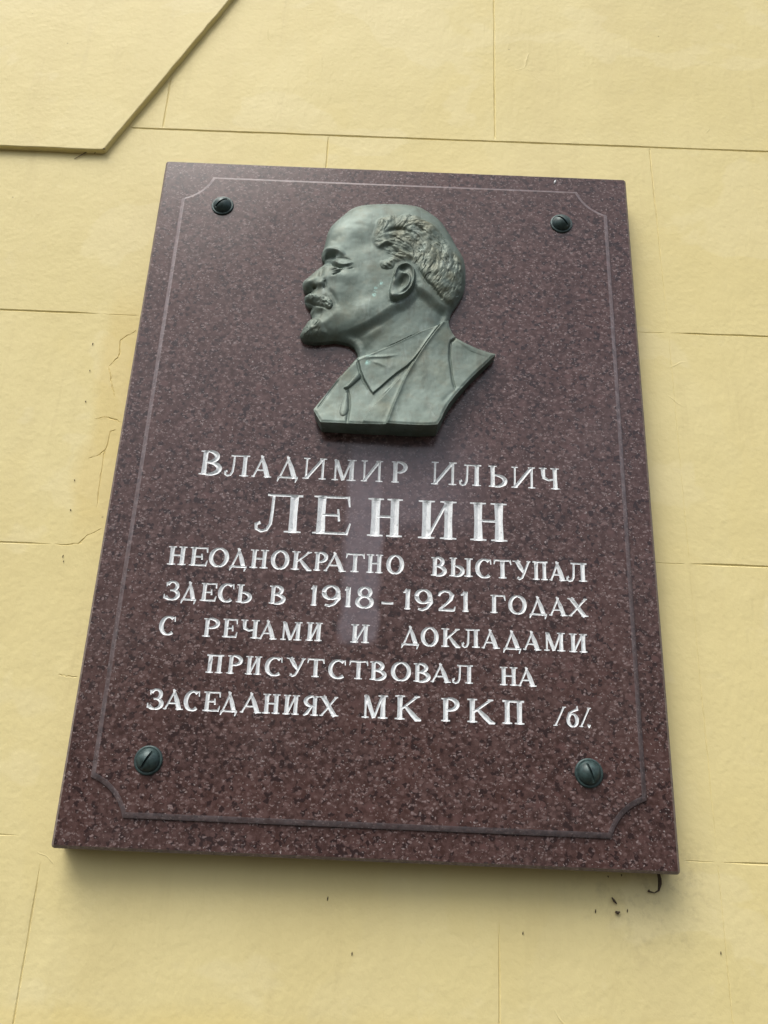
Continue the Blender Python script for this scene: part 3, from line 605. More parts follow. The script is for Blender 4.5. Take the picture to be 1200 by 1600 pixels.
# raised keystone-shaped block at the upper left
def prism(name, outline, y_front, y_back, cham, mat, parent, edge_mat=None):
    """outline (x,z) mm counter-clockwise seen from the front; chamfered front edge"""
    P = np.array(outline, float)
    n = len(P)
    e = np.roll(P, -1, 0) - P
    e /= np.linalg.norm(e, axis=1, keepdims=True)
    nr = np.stack([e[:, 1], -e[:, 0]], 1)                     # outward
    nv = nr + np.roll(nr, 1, 0)
    nv /= np.linalg.norm(nv, axis=1, keepdims=True)
    k = 1 / np.maximum((nv * nr).sum(1), 0.5)
    rings = []
    inner = P - nv * (k * cham)[:, None]
    steps = 1 if edge_mat else 4
    rings = [(inner + (P - inner) * math.sin(math.pi / 2 * i / steps), y_front * 1000 + cham * (1 - math.cos(math.pi / 2 * i / steps))) for i in range(steps + 1)]
    rings.append((P, y_back * 1000))
    verts, faces = [], []
    for ring, y in rings:
        verts += [(x / 1000, y / 1000, z / 1000) for x, z in ring]
    faces.append(list(range(n)))
    for r_ in range(len(rings) - 1):
        for i in range(n):
            j = (i + 1) % n
            faces.append([r_ * n + i, (r_ + 1) * n + i, (r_ + 1) * n + j, r_ * n + j])
    o = mesh_obj(name, verts, faces, mat, parent)
    if edge_mat:
        o.data.materials.append(edge_mat)
        for k in range(1, 1 + n): o.data.polygons[k].material_index = 1
    return o
rr = random.Random(3)
vo = [(-1500, 546)]
for i in range(1, 40): vo.append((-1500 + (1500 - 488) * i / 40, 546 + 1.2 * i / 40 + rr.uniform(-0.5, 0.5)))
vo += [(-486.5, 547.3), (-483, 548.3), (-480.5, 550.5)]
for i in range(1, 40): vo.append((-480.5 + 395 * i / 40 * 1.0 + rr.uniform(-0.5, 0.5), 550.5 + 395 * 2.065 * i / 40 + rr.uniform(-0.5, 0.5)))
vo += [(-85, 1366), (-1500, 1366)]
prism('raised_block', vo, WY - 0.010, WY + 0.002, 1.8, MAT_PLASTER, wall)

# ------------------------------------------------------------------ plaque
plaque = thing('granite_plaque', 'dark maroon granite memorial plaque with white carved Cyrillic lettering, bolted to the yellow wall', 'plaque')
def rrect(x, z0, z1, rad, n=5):
    P = []
    for cx, cz, a in ((x - rad, z0 + rad, -90), (x - rad, z1 - rad, 0), (-x + rad, z1 - rad, 90), (-x + rad, z0 + rad, 180)):
        for i in range(n + 1):
            b = math.radians(a + 90 * i / n)
            P.append((cx + rad * math.cos(b), cz + rad * math.sin(b)))
    return P
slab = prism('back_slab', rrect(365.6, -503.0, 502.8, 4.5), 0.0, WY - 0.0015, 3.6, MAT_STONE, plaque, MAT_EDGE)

# panel outline with hollow corners
def hollow(A, B, inward, n=10):
    A, B, inward = map(np.array, (A, B, inward))
    m = (A + B) / 2 + inward * 13.0
    return [tuple((1 - f) ** 2 * A + 2 * f * (1 - f) * m + f * f * B) for f in np.linspace(0, 1, n + 1)]
q = 0.7071
PAN = []
PAN += hollow((281.5, -460.5), (324, -419), (-q, q))
PAN += hollow((324, 422.5), (281.5, 464), (-q, -q))
PAN += hollow((-281.5, 464), (-324, 422.5), (q, -q))
PAN += hollow((-324, -419), (-281.5, -460.5), (q, q))
PAN = [(float(a), float(b)) for a, b in PAN]
PY = -0.006
v, dep, stone, tri = engrave(PAN, STROKES, 0.75, 3.2)
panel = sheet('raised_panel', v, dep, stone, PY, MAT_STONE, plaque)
for name, row in TEXT:
    o = bpy.data.objects.new('inscription_line', None); COL.objects.link(o); o.parent = plaque; o.empty_display_size = 0.02
    for key in WORDS:
        if key[0] == name:
            sheet('carved_word', v, dep, tri[key], PY, MAT_PAINT, o)
    if name == 'L2':
        o['label'] = 'tallest, widely spaced line of carved capitals'
    if name == 'L1':
        o['label'] = 'top line of carved capitals with slender slanted strokes'
# sloping edge of the panel
P = np.array(PAN); n = len(P)
e = np.roll(P, -1, 0) - P; e /= np.linalg.norm(e, axis=1, keepdims=True)
nr = np.stack([e[:, 1], -e[:, 0]], 1); nv = nr + np.roll(nr, 1, 0); nv /= np.linalg.norm(nv, axis=1, keepdims=True)
kk = 1 / np.maximum((nv * nr).sum(1), 0.6)
prof = [(0, -6.0), (0.5, -5.85), (6.0, -2.3), (6.7, -1.6), (6.9, 0.4)]
er = random.Random(17)
chip = np.array([er.uniform(-0.12, 0.12) for _ in range(n)])
ev, ef = [], []
for off, y in prof:
    O = P + nv * (kk * off)[:, None]
    ev += [(x / 1000, y / 1000, z / 1000) for x, z in O]
for a in range(len(prof) - 1):
    ef += [[a * n + i, (a + 1) * n + i, (a + 1) * n + (i + 1) % n, a * n + (i + 1) % n] for i in range(n)]
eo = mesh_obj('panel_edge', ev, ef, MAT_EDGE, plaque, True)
eo.data.set_sharp_from_angle(angle=math.radians(38))

# ------------------------------------------------------------------ bronze relief: a modelled height field, mm above the panel
A_ = {k: np.array(p, float) for k, p in REL.items()}
def den(k, n=6):
    """polygon or line smoothed by Catmull-Rom"""
    return A_[k]
def catmull(P, closed, n=5):
    P = np.array(P, float); m = len(P); out = []
    rngi = range(m if closed else m - 1)
    for i in rngi:
        p0 = P[(i - 1) % m] if closed or i > 0 else P[0]
        p1 = P[i]; p2 = P[(i + 1) % m]
        p3 = P[(i + 2) % m] if closed or i + 2 < m else P[-1]
        for j in range(n):
            f = j / n
            out.append(0.5 * ((2 * p1) + (-p0 + p2) * f + (2 * p0 - 5 * p1 + 4 * p2 - p3) * f * f + (-p0 + 3 * p1 - 3 * p2 + p3) * f ** 3))
    if not closed: out.append(P[-1])
    return np.array(out)
STEP = 0.75
ox0, oz0 = A_['outline'].min(0) - 4
ox1, oz1 = A_['outline'].max(0) + 4
gx = np.arange(ox0, ox1, STEP); gz = np.arange(oz0, oz1, STEP)
GX, GZ = np.meshgrid(gx, gz)
QX, QZ = GX.ravel(), GZ.ravel()

def lin(P, closed=False):
    """distance to a polyline, signed side (positive on the right of a line going down), parameter 0..1"""
    P = np.array(P, float)
    A = P; B = np.roll(P, -1, 0)
    if not closed: A, B = P[:-1], P[1:]
    L = np.linalg.norm(B - A, axis=1); cum = np.concatenate([[0], np.cumsum(L)])
    best = np.full(QX.shape, 1e9); side = np.zeros(QX.shape); par = np.zeros(QX.shape)
    for i, (a, b) in enumerate(zip(A, B)):
        d = b - a; l2 = max((d ** 2).sum(), 1e-9)
        t = np.clip(((QX - a[0]) * d[0] + (QZ - a[1]) * d[1]) / l2, 0, 1)
        dx = QX - (a[0] + t * d[0]); dz = QZ - (a[1] + t * d[1])
        dd = dx * dx + dz * dz
        u = dd < best
        best = np.where(u, dd, best)
        side = np.where(u, d[0] * dz - d[1] * dx, side)
        par = np.where(u, (cum[i] + t * L[i]) / cum[-1], par)
    return np.sqrt(best), np.where(side >= 0, 1.0, -1.0), par
def sdf(P):
    d, _, _ = lin(P, True)
    ins = np.zeros(QX.shape, bool)
    P = np.array(P)
    for a, b in zip(P, np.roll(P, -1, 0)):
        c = (a[1] > QZ) != (b[1] > QZ)
        if abs(b[1] - a[1]) < 1e-9: continue
        ins ^= c & (QX < (b[0] - a[0]) * (QZ - a[1]) / (b[1] - a[1]) + a[0])
    return np.where(ins, d, -d)
def ss(a, b, x):
    t = np.clip((x - a) / (b - a), 0, 1)
    return t * t * (3 - 2 * t)
def dome(d, Hh, Rr):
    t = np.clip(d / Rr, 0, 1)
    return Hh * np.sqrt(1 - (1 - t) ** 2)
def smax(a, b, k):
    h = np.clip(0.5 + 0.5 * (a - b) / k, 0, 1)
    return b + (a - b) * h + k * h * (1 - h)
def ridge(key, w, amp, cap=0.15, P=None):
    P = catmull(A_[key] if P is None else P, False) if len(A_[key] if P is None else P) > 2 else (A_[key] if P is None else P)
    d, s, p = lin(P)
    tp = ss(0, cap, p) * ss(0, cap, 1 - p) if cap else 1.0
    return amp * np.exp(-(d / w) ** 2) * (0.25 + 0.75 * tp)
def blob(c, rx, rz, amp, ang=0.0):
    c = np.array(c).reshape(-1)
    a = math.radians(ang); dx, dz = QX - c[0], QZ - c[1]
    u = dx * math.cos(a) + dz * math.sin(a); w = -dx * math.sin(a) + dz * math.cos(a)
    return amp * np.exp(-(u / rx) ** 2 - (w / rz) ** 2)
def step(key, amp, soft, fall, cap=0.0, sgn=1):
    d, s, p = lin(catmull(A_[key], False))
    sd = d * s * sgn
    tp = ss(0, cap, p) * ss(0, cap, 1 - p) if cap else 1.0
    return amp * ss(-soft, soft, sd) * np.exp(-np.maximum(sd, 0) / fall) * tp
nrs = np.random.RandomState(11)
def vnoise(scale, seed):
    """smooth value noise on the grid, -1..1"""
    r = np.random.RandomState(seed)
    nx = int((ox1 - ox0) / scale) + 3; nz = int((oz1 - oz0) / scale) + 3
    g = r.uniform(-1, 1, (nz, nx))
    fx = (QX - ox0) / scale; fz = (QZ - oz0) / scale
    ix, iz = fx.astype(int), fz.astype(int)
    tx, tz = fx - ix, fz - iz
    tx = tx * tx * (3 - 2 * tx); tz = tz * tz * (3 - 2 * tz)
    return (g[iz, ix] * (1 - tx) + g[iz, ix + 1] * tx) * (1 - tz) + (g[iz + 1, ix] * (1 - tx) + g[iz + 1, ix + 1] * tx) * tz

OUT = np.concatenate([catmull(A_['outline'][:59], False, 4), A_['outline'][59:]])
# smooth only the skull and face part of the outline; the bust's base keeps its corners
dO = sdf(OUT)
HEAD = catmull(A_['head'], True, 4)
dH = sdf(HEAD)
dN = sdf(catmull(A_['neck'], True, 3))
dJ = sdf(A_['jacket'])
# head: body-sized dome
def blur(a, r):
    g = a.reshape(GX.shape)
    k = np.ones(2 * r + 1) / (2 * r + 1)
    for _ in range(2):
        g = np.apply_along_axis(lambda q_: np.convolve(np.pad(q_, r, 'edge'), k, 'valid'), 0, g)
        g = np.apply_along_axis(lambda q_: np.convolve(np.pad(q_, r, 'edge'), k, 'valid'), 1, g)
    return g.ravel()
hd = 5.0 + dome(np.maximum(dO, 0), 23, 58)
hd = blur(hd, 3)
hd = hd - 7.5 * ss(6, -10, dH) * ss(0, 14, dO)
jp = [(-97.1, 57.1, 28), (-86.4, 38.4, 32), (71.8, 39.4, 36), (153.7, 162.8, 13), (85.2, 211, 19), (-41.2, 144.5, 15), (20, 38.5, 36), (30, 130, 26)]
Am = np.array([(1, x, z, x * z, z * z) for x, z, _ in jp]); sol = np.linalg.lstsq(Am, np.array([q_[2] for q_ in jp]), rcond=None)[0]
jk = sol[0] + sol[1] * QX + sol[2] * QZ + sol[3] * QX * QZ + sol[4] * QZ * QZ
# --- face modelling
F = np.zeros_like(QX)
F += blob(A_['temple'][0], 22, 16, -3.0, 20)
F += blob(A_['cheek'][0], 20, 13, 3.4, -20)
F += blob(A_['hollow'][0], 18, 20, -3.2)
F += blob(A_['jawmass'][0], 26, 16, 2.6, 25)
F += ridge('brow', 3.8, 4.0, 0.25)
F += ridge('brow_under', 3.4, -5.6, 0.15)
F += blob(A_['socket'][0], 8, 7, -4.5)
F += blob(A_['lidbulge'][0], 14, 6.0, 2.4, -15)
F += ridge('lid_up', 2.0, 2.6, 0.2)
F += ridge('lid_fold', 1.5, -1.2, 0.25)
F += blob(A_['eyeball'][0], 5.2, 2.8, 4.2, -10)
F += ridge('eye_slit', 1.5, -4.8, 0.25)
F += ridge('lid_low', 1.3, 1.2, 0.2)
F += ridge('bag', 1.6, -2.2, 0.15)
F += ridge('crow', 1.4, -1.2, 0.3)
F += blob(A_['wing'][0], 7.2, 5.6, 4.6, 10)
F += ridge('nostril', 1.9, -6.0, 0.1)
F += ridge('wing_back', 2.2, -3.2, 0.2)
F += blob(A_['nose_tip'][0], 8, 8, 2.5)
F += ridge('nose_side', 4.0, -3.0, 0.2)
F += ridge('nasolab', 3.4, -1.8, 0.25)
F += ridge('wr1', 4.5, -0.5, 0.3) + ridge('wr2', 6.0, -1.2, 0.3)
hd = hd + F
h = hd
h += step('jaw', 3.0, 4.0, 22, 0.2, -1 if False else 1) * 0.0
h += ridge('neck_cord', 8, 1.6, 0.2)
h += ridge('sc1', 6, 1.0, 0.2)
# moustache, mouth, beard
dM = sdf(catmull(A_['mous'], True, 4))
h += dome(dM, 4.4, 9.0) + np.where(dM > 0, 1, 0) * (vnoise(2.6, 3) * 0.6 + vnoise(5, 4) * 0.9)
h += ridge('mouth', 1.3, -1.6, 0.2)
h += ridge('lip', 2.6, 1.6, 0.25)
h += ridge('below_lip', 4.5, -2.0, 0.2)
dB = sdf(catmull(A_['beard'], True, 4))
h += 4.2 * ss(-2, 7, dB) + np.where(dB > 0, ss(0, 6, dB), 0) * (vnoise(6, 7) * 0.7)

# hair: strands along a flow field
HAIR = catmull(A_['hair'], True, 4)
dA = sdf(HAIR)
hm = ss(-1, 8, dA)
h += hm * (2.4 + vnoise(17, 21) * 1.6 + vnoise(8, 22) * 0.9 + vnoise(3.4, 23) * 0.3)
h += ridge('tuft_edge', 2.6, -2.6, 0.15) + ridge('side_edge', 3.0, 2.4, 0.15) + ridge('back_edge', 2.4, -1.8, 0.2)
h += step('nape_edge', 2.2, 1.8, 16, 0.15, 1) * 0 + ridge('nape_edge', 2.0, -1.8, 0.2) + ridge('crown_edge', 3.0, -1.6, 0.2)
dBu = sdf(catmull(A_['burn'], True, 4))
h += dome(dBu, 1.7, 7.0) + np.where(dBu > 0, ss(0, 4, dBu), 0) * (vnoise(3.2, 61) * 0.7)
def Zc(x, y):     # the tracing grid, roughly, in mm
    return np.array((-165.5 + 0.2822 * x, 436 - 0.335 * y + 0.00001 * y * y))
flow = [((560, 190), (-0.25, 1)), ((640, 180), (0.3, 1)), ((700, 185), (0.9, 0.55)), ((520, 250), (0.2, 0.6)), ((560, 290), (1, -0.1)), ((640, 300), (1, -0.35)), ((600, 355), (1, -0.5)),
        ((720, 300), (0.35, -1)), ((780, 260), (0.7, -0.7)), ((800, 340), (0.1, -1)), ((860, 380), (0.1, -1)), ((740, 400), (-0.35, -1)), ((800, 470), (-0.75, -0.9)), ((880, 480), (-0.45, -1)), ((840, 560), (-0.9, -0.8)), ((900, 570), (-0.7, -1)), ((930, 420), (0, -1))]
FP = np.array([Zc(*p) for p, _ in flow]); FV = np.array([np.array(q_) / np.hypot(*q_) for _, q_ in flow])
def flow_at(x, z):
    w = 1 / (((FP[:, 0] - x) ** 2 + (FP[:, 1] - z) ** 2) + 25) ** 1.5
    u = (FV * w[:, None]).sum(0)
    return u / max(np.hypot(*u), 1e-6)
dAg = dA.reshape(GX.shape)
hair_h = np.zeros(GX.shape)
def strand(x, z, L, w, amp, curl, fld, fieldd, mind):
    P = []
    ang = 0.0
    for k in range(9):
        P.append((x, z))
        u = fld(x, z)
        c_, s_ = math.cos(ang), math.sin(ang)
        u = (u[0] * c_ - u[1] * s_, u[0] * s_ + u[1] * c_)
        ang += curl
        x += u[0] * L / 8; z += u[1] * L / 8
    P = np.array(P)
    i0 = max(int((P[:, 0].min() - 4 - ox0) / STEP), 0); i1 = min(int((P[:, 0].max() + 4 - ox0) / STEP) + 1, GX.shape[1])
    j0 = max(int((P[:, 1].min() - 4 - oz0) / STEP), 0); j1 = min(int((P[:, 1].max() + 4 - oz0) / STEP) + 1, GX.shape[0])
    if i1 <= i0 or j1 <= j0: return
    X, Z = GX[j0:j1, i0:i1], GZ[j0:j1, i0:i1]
    best = np.full(X.shape, 1e9); par = np.zeros(X.shape)
    for k, (a, b) in enumerate(zip(P[:-1], P[1:])):
        d = b - a; t = np.clip(((X - a[0]) * d[0] + (Z - a[1]) * d[1]) / max((d ** 2).sum(), 1e-9), 0, 1)
        dd = (X - a[0] - t * d[0]) ** 2 + (Z - a[1] - t * d[1]) ** 2
        u = dd < best; best = np.where(u, dd, best); par = np.where(u, (k + t) / 8, par)
    tp = np.sin(np.pi * np.clip(0.06 + 0.9 * par, 0, 1)) ** 0.6
    val = amp * np.exp(-best / (w * w)) * tp * ss(mind, mind + 5.0, fieldd[j0:j1, i0:i1])
    hair_h[j0:j1, i0:i1] = np.where(np.abs(val) > np.abs(hair_h[j0:j1, i0:i1]), val, hair_h[j0:j1, i0:i1])
cand = np.argwhere(dAg > 0.5)
for k in range(1300):
    j, i = cand[nrs.randint(len(cand))]
    low = GZ[j, i] < Zc(0, 400)[1]
    big = nrs.rand() < 0.3
    strand(GX[j, i], GZ[j, i], nrs.uniform(13, 26) if big else nrs.uniform(7, 15), nrs.uniform(1.4, 2.3) if big else nrs.uniform(0.7, 1.1),
           (nrs.uniform(0.35, 0.72) if big else nrs.uniform(0.15, 0.34)) * (1 if nrs.rand() < 0.7 else -0.9), nrs.uniform(-0.10, 0.10), flow_at, dAg, -1.0)
# strands of the beard and moustache
dBg = dB.reshape(GX.shape); dMg = dM.reshape(GX.shape)
cb = np.argwhere(dBg > 0.5)
for k in range(90):
    j, i = cb[nrs.randint(len(cb))]
    a = nrs.uniform(-0.5, 0.5) - 2.1
    strand(GX[j, i], GZ[j, i], nrs.uniform(5, 11), nrs.uniform(0.8, 1.3), nrs.uniform(0.35, 0.8) * (1 if nrs.rand() < 0.7 else -1), nrs.uniform(-0.12, 0.12), lambda x, z, a=a: (math.cos(a), math.sin(a)), dBg, -0.5)
cm = np.argwhere(dMg > 0.5)
for k in range(30):
    j, i = cm[nrs.randint(len(cm))]
    a = nrs.uniform(-0.4, 0.4) - 0.9
    strand(GX[j, i], GZ[j, i], nrs.uniform(4, 8), nrs.uniform(0.9, 1.4), nrs.uniform(0.5, 1.2) * (1 if nrs.rand() < 0.6 else -1), nrs.uniform(-0.1, 0.1), lambda x, z, a=a: (math.cos(a), math.sin(a)), dMg, -0.5)
h += hair_h.ravel()
# ear
EAR = catmull(A_['ear'], True, 4)
dE = sdf(EAR)
h += ridge('ear_shadow', 4.0, -2.5, 0.15)
earh = 5.5 * ss(-0.6, 2.6, dE)
earh += ridge('helix', 2.3, 3.4, 0.06) + ridge('antihelix', 2.0, 3.0, 0.15)
earh += blob(A_['concha'][0], 5.5, 11, -8.0, -20) + blob(A_['fossa'][0], 6.5, 5.0, -5.5, -20)
earh += blob(A_['tragus'][0], 4.0, 5.5, 2.6) + blob(A_['lobe'][0], 6.5, 5.5, 3.0)
h += np.where(dE > -4, earh * ss(-1.5, 0.6, dE), 0)
# jacket: sloping plane through its corners, then folds
jk = jk + vnoise(26, 31) * 0.6
dC = sdf(A_['collar'])
jk += 3.2 * ss(-0.2, 1.6, dC)
jk += step('lapel', 3.2, 1.0, 70) + ridge('lapel', 3.0, 1.5, 0.0)
jk += step('lapel_in', 1.8, 0.8, 18, 0.06) + ridge('lapel_in2', 1.2, 1.0, 0.2)
jk += ridge('seam', 1.5, -2.6, 0.06) + step('seam', -1.4, 1.0, 30, 0.05)
jk += ridge('seam2', 3.5, -0.8, 0.2)
dK = sdf(catmull(A_['knot'], True, 3)); dT = sdf(catmull(A_['tie'], True, 3))
jk += dome(dK, 4.0, 6.0) + dome(dT, 2.4, 8.0)
jk += ridge('fold_l', 1.8, -2.4, 0.1) + ridge('fold_l2', 1.5, -1.4, 0.15) + ridge('edge_l', 1.5, -1.8, 0.1)
jk += step('fold_l2', -2.2, 1.2, 30, 0.1, -1) * 0 + ridge('shirt_fold', 2.0, 1.2, 0.3) + ridge('shirt_fold2', 2.4, 0.8, 0.3) + ridge('collar_top', 2.4, 0.9, 0)
jk -= 3.0 * (1 - ss(0, 4.0, dO)) * 0.4
h = np.where(dJ > 0, jk, h)
h += vnoise(13, 41) * 0.32 + vnoise(5, 42) * 0.12
h = np.maximum(h, 1.0)
Hg = h.reshape(GX.shape)
# normals of the modelled surface
dHz, dHx = np.gradient(Hg, STEP)
NRM = np.stack([-dHx, -np.ones_like(Hg), -dHz], -1)
# (surface is y = -h, so the outward normal is (dh/dx*-1, -1, -dh/dz))
NRM /= np.linalg.norm(NRM, axis=-1, keepdims=True)
inside = (dO > 0).reshape(GX.shape)
cellin = inside[:-1, :-1] & inside[1:, :-1] & inside[:-1, 1:] & inside[1:, 1:]
# keep the largest connected body simply: drop cells with a lonely diagonal
vid = -np.ones(GX.shape, int)
use = np.zeros(GX.shape, bool)
use[:-1, :-1] |= cellin; use[1:, :-1] |= cellin; use[:-1, 1:] |= cellin; use[1:, 1:] |= cellin
PX, PZ = GX.copy(), GZ.copy()
# snap the rim onto the traced outline
full = np.zeros(GX.shape, int)
full[:-1, :-1] += cellin; full[1:, :-1] += cellin; full[:-1, 1:] += cellin; full[1:, 1:] += cellin
rim = use & (full < 4)
rj, ri = np.where(rim)
Ao = OUT; Bo = np.roll(OUT, -1, 0)
for j, i in zip(rj, ri):
    p = np.array((GX[j, i], GZ[j, i]))
    ab = Bo - Ao; t = np.clip(((p - Ao) * ab).sum(1) / np.maximum((ab ** 2).sum(1), 1e-9), 0, 1)
    c_ = Ao + t[:, None] * ab; k = np.argmin(((c_ - p) ** 2).sum(1))
    if np.hypot(*(c_[k] - p)) < 1.6 * STEP:
        PX[j, i], PZ[j, i] = c_[k]
# part of every cell
def cellmask(d): 
    g = d.reshape(GX.shape); return (g[:-1, :-1] + g[1:, 1:] + g[1:, :-1] + g[:-1, 1:]) > 0
part = np.zeros(cellin.shape, int)                     # 0 head
part[cellmask(dA)] = 1
part[cellmask(dBu)] = 1
part[cellmask(dB)] = 2
part[cellmask(dM)] = 3
part[cellmask(dE)] = 4
part[cellmask(dJ)] = 5
part[cellmask(dC) & cellmask(dJ)] = 6
part[cellmask(dK) | cellmask(dT)] = 7
ochre = (np.clip(hm * 0.8 + 0.75 * np.exp(-np.maximum(dBu * -1, 0) / 9) * (dBu > -30) * 0.4, 0, 1) * (0.55 + 0.45 * vnoise(18, 51)) + 0.32 * ss(-0.1, 0.8, vnoise(26, 52)) + blob(A_['sc1'][2], 20, 14, 0.45) + blob(A_['nostril'][0], 10, 8, 0.4) + blob(A_['concha'][0], 8, 10, 0.4))
ochre = np.clip(ochre, 0, 1)
vd = A_['verd']
verd = np.zeros_like(QX)
for a, b in ((vd[0], vd[1]), (vd[2], vd[3])):
    d, s, p = lin(np.array([a, b])); verd = np.maximum(verd, np.exp(-(d / 2.4) ** 2))
verd = np.maximum(verd, blob(vd[4], 3.5, 3.5, 1.0)); verd = np.maximum(verd, blob(vd[5], 3, 3, 0.8))
relief = thing('bronze_relief', 'green bronze profile relief of a bald bearded man in jacket, fixed on the granite plaque', 'relief', (0, PY, 0.22))
bx, by, bz = relief.location
def build_part(name, pid):
    cj, ci = np.where(cellin & (part == pid))
    if not len(cj): return
    ids = {}; verts = []; norms = []; oc = []; ve = []; faces = []; sm = []
    def vert(j, i, base=False, nrm=None):
        key = (j, i)
        if nrm is None and key in ids: return ids[key]
        x, z = PX[j, i], PZ[j, i]
        y = PY * 1000 + 0.6 if base else PY * 1000 - Hg[j, i]
        k = len(verts)
        verts.append((x / 1000 - bx, y / 1000 - by, z / 1000 - bz)); norms.append(NRM[j, i] if nrm is None else nrm)
        oc.append(ochre[j * GX.shape[1] + i]); ve.append(verd[j * GX.shape[1] + i] if not base else 0)
        if nrm is None: ids[key] = k
        return k
    for j, i in zip(cj, ci):
        faces.append([vert(j, i), vert(j, i + 1), vert(j + 1, i + 1), vert(j + 1, i)])
        for (dj, di, a, b) in ((-1, 0, (j, i), (j, i + 1)), (1, 0, (j + 1, i + 1), (j + 1, i)), (0, -1, (j + 1, i), (j, i)), (0, 1, (j, i + 1), (j + 1, i + 1))):
            jj, ii = j + dj, i + di
            if 0 <= jj < cellin.shape[0] and 0 <= ii < cellin.shape[1] and cellin[jj, ii]: continue
            pa = np.array((PX[a], PZ[a])); pb = np.array((PX[b], PZ[b])); d = pb - pa
            if np.hypot(*d) < 1e-6: continue
            def wn_(p):
                ab = Bo - Ao; t = np.clip(((p - Ao) * ab).sum(1) / np.maximum((ab ** 2).sum(1), 1e-9), 0, 1)
                c_ = Ao + t[:, None] * ab; k = np.argmin(((c_ - p) ** 2).sum(1)); s_ = ab[k]
                return np.array((s_[1], 0, -s_[0])) / max(np.hypot(*s_), 1e-9)
            nn = np.array((d[1], 0, -d[0])) / np.hypot(*d)
            w1 = wn_((pa + pb) / 2)
            if (w1 * nn).sum() < 0: w1 = -w1
            faces.append([vert(*a, False, w1), vert(*a, True, w1), vert(*b, True, w1), vert(*b, False, w1)])
    o = mesh_obj(name, verts, faces, MAT_BRONZE, relief, True)
    me = o.data
    for nm, data in (('ochre', oc), ('verdigris', ve)):
        at = me.attributes.new(nm, 'FLOAT', 'POINT'); at.data.foreach_set('value', np.array(data, np.float32))
    me.normals_split_custom_set_from_vertices([tuple(map(float, q_)) for q_ in norms])
    return o
for pid, nm in enumerate(('head', 'hair', 'beard', 'moustache', 'ear', 'jacket', 'shirt_collar', 'necktie')):
    build_part(nm, pid)

# ------------------------------------------------------------------ bolts
def lathe(profile, n=48):
    verts, faces = [], []
    for r_, y in profile:
        for k in range(n):
            a = 2 * math.pi * k / n
            verts.append((r_ * math.cos(a) / 1000, -y / 1000, r_ * math.sin(a) / 1000))
    m = len(profile)
    for i in range(m - 1):
        for k in range(n):
            l = (k + 1) % n
            faces.append([i * n + k, i * n + l, (i + 1) * n + l, (i + 1) * n + k])
    faces.append([(m - 1) * n + k for k in range(n)])
    faces.append([k for k in range(n)][::-1])
    return verts, faces
fl = [(17.0, -0.4), (17.0, 1.0), (16.6, 1.9), (15.8, 2.3), (14.6, 2.4), (13.6, 2.0)]
fv, ff = lathe(fl)
Rs = (14.2 ** 2 + 10.5 ** 2) / (2 * 10.5)
dm = [(13.9, 1.2)] + [(max(0.15, Rs * math.sin(a)), 1.8 + 10.5 - Rs + Rs * math.cos(a)) for a in np.linspace(math.asin(min(1, 14.0 / Rs)), 0.0, 18)]
dv, df = lathe(dm)
tmp = mesh_obj('dome_tmp', dv, df, None, None, True)
cut_me = bpy.data.meshes.new('cut')
bm = bmesh.new(); bmesh.ops.create_cube(bm, size=1.0)
for w_ in bm.verts: w_.co = Vector((w_.co.x * 0.05, w_.co.y * 0.012 - 0.0125, w_.co.z * 0.0028))
bm.to_mesh(cut_me); bm.free()
cut = bpy.data.objects.new('cut', cut_me); COL.objects.link(cut)
md = tmp.modifiers.new('b', 'BOOLEAN'); md.object = cut; md.operation = 'DIFFERENCE'; md.solver = 'EXACT'
dg = bpy.context.evaluated_depsgraph_get()
dome_me = bpy.data.meshes.new_from_object(tmp.evaluated_get(dg))
dome_me.name = 'bolt_head'
bpy.data.objects.remove(tmp); bpy.data.objects.remove(cut)
if not dome_me.materials: dome_me.materials.append(MAT_BOLT)
else: dome_me.materials[0] = MAT_BOLT
dome_me.polygons.foreach_set('use_smooth', [True] * len(dome_me.polygons))
dome_me.set_sharp_from_angle(angle=math.radians(35))
fl_me = bpy.data.meshes.new('flange'); fl_me.from_pydata(fv, [], ff); fl_me.materials.append(MAT_BOLT)
fl_me.polygons.foreach_set('use_smooth', [True] * len(fl_me.polygons)); fl_me.set_sharp_from_angle(angle=math.radians(50))
labels = ['dark green domed bolt at the plaque corner facing the bronze forehead',
          'dark green domed bolt at the plaque corner behind the bronze head',
          'dark green domed bolt below the left end of the lettering',
          'dark green domed bolt below the right end of the lettering']
first = None
for k, ((x, z), ang) in enumerate(zip(WALL['bolts'], (41, -44, 62, -72))):
    b = thing('dome_bolt', labels[k], 'bolt', (x / 1000, PY, z / 1000), 'domed bolts at the corners of the plaque')
    b.rotation_euler = (0, -math.radians(ang), 0)
    if first is None:
        first = [link('bolt_head', dome_me, None, b), link('flange', fl_me, None, b)]
    else:
        for src in first:
            c_ = src.copy(); COL.objects.link(c_); c_.parent = b

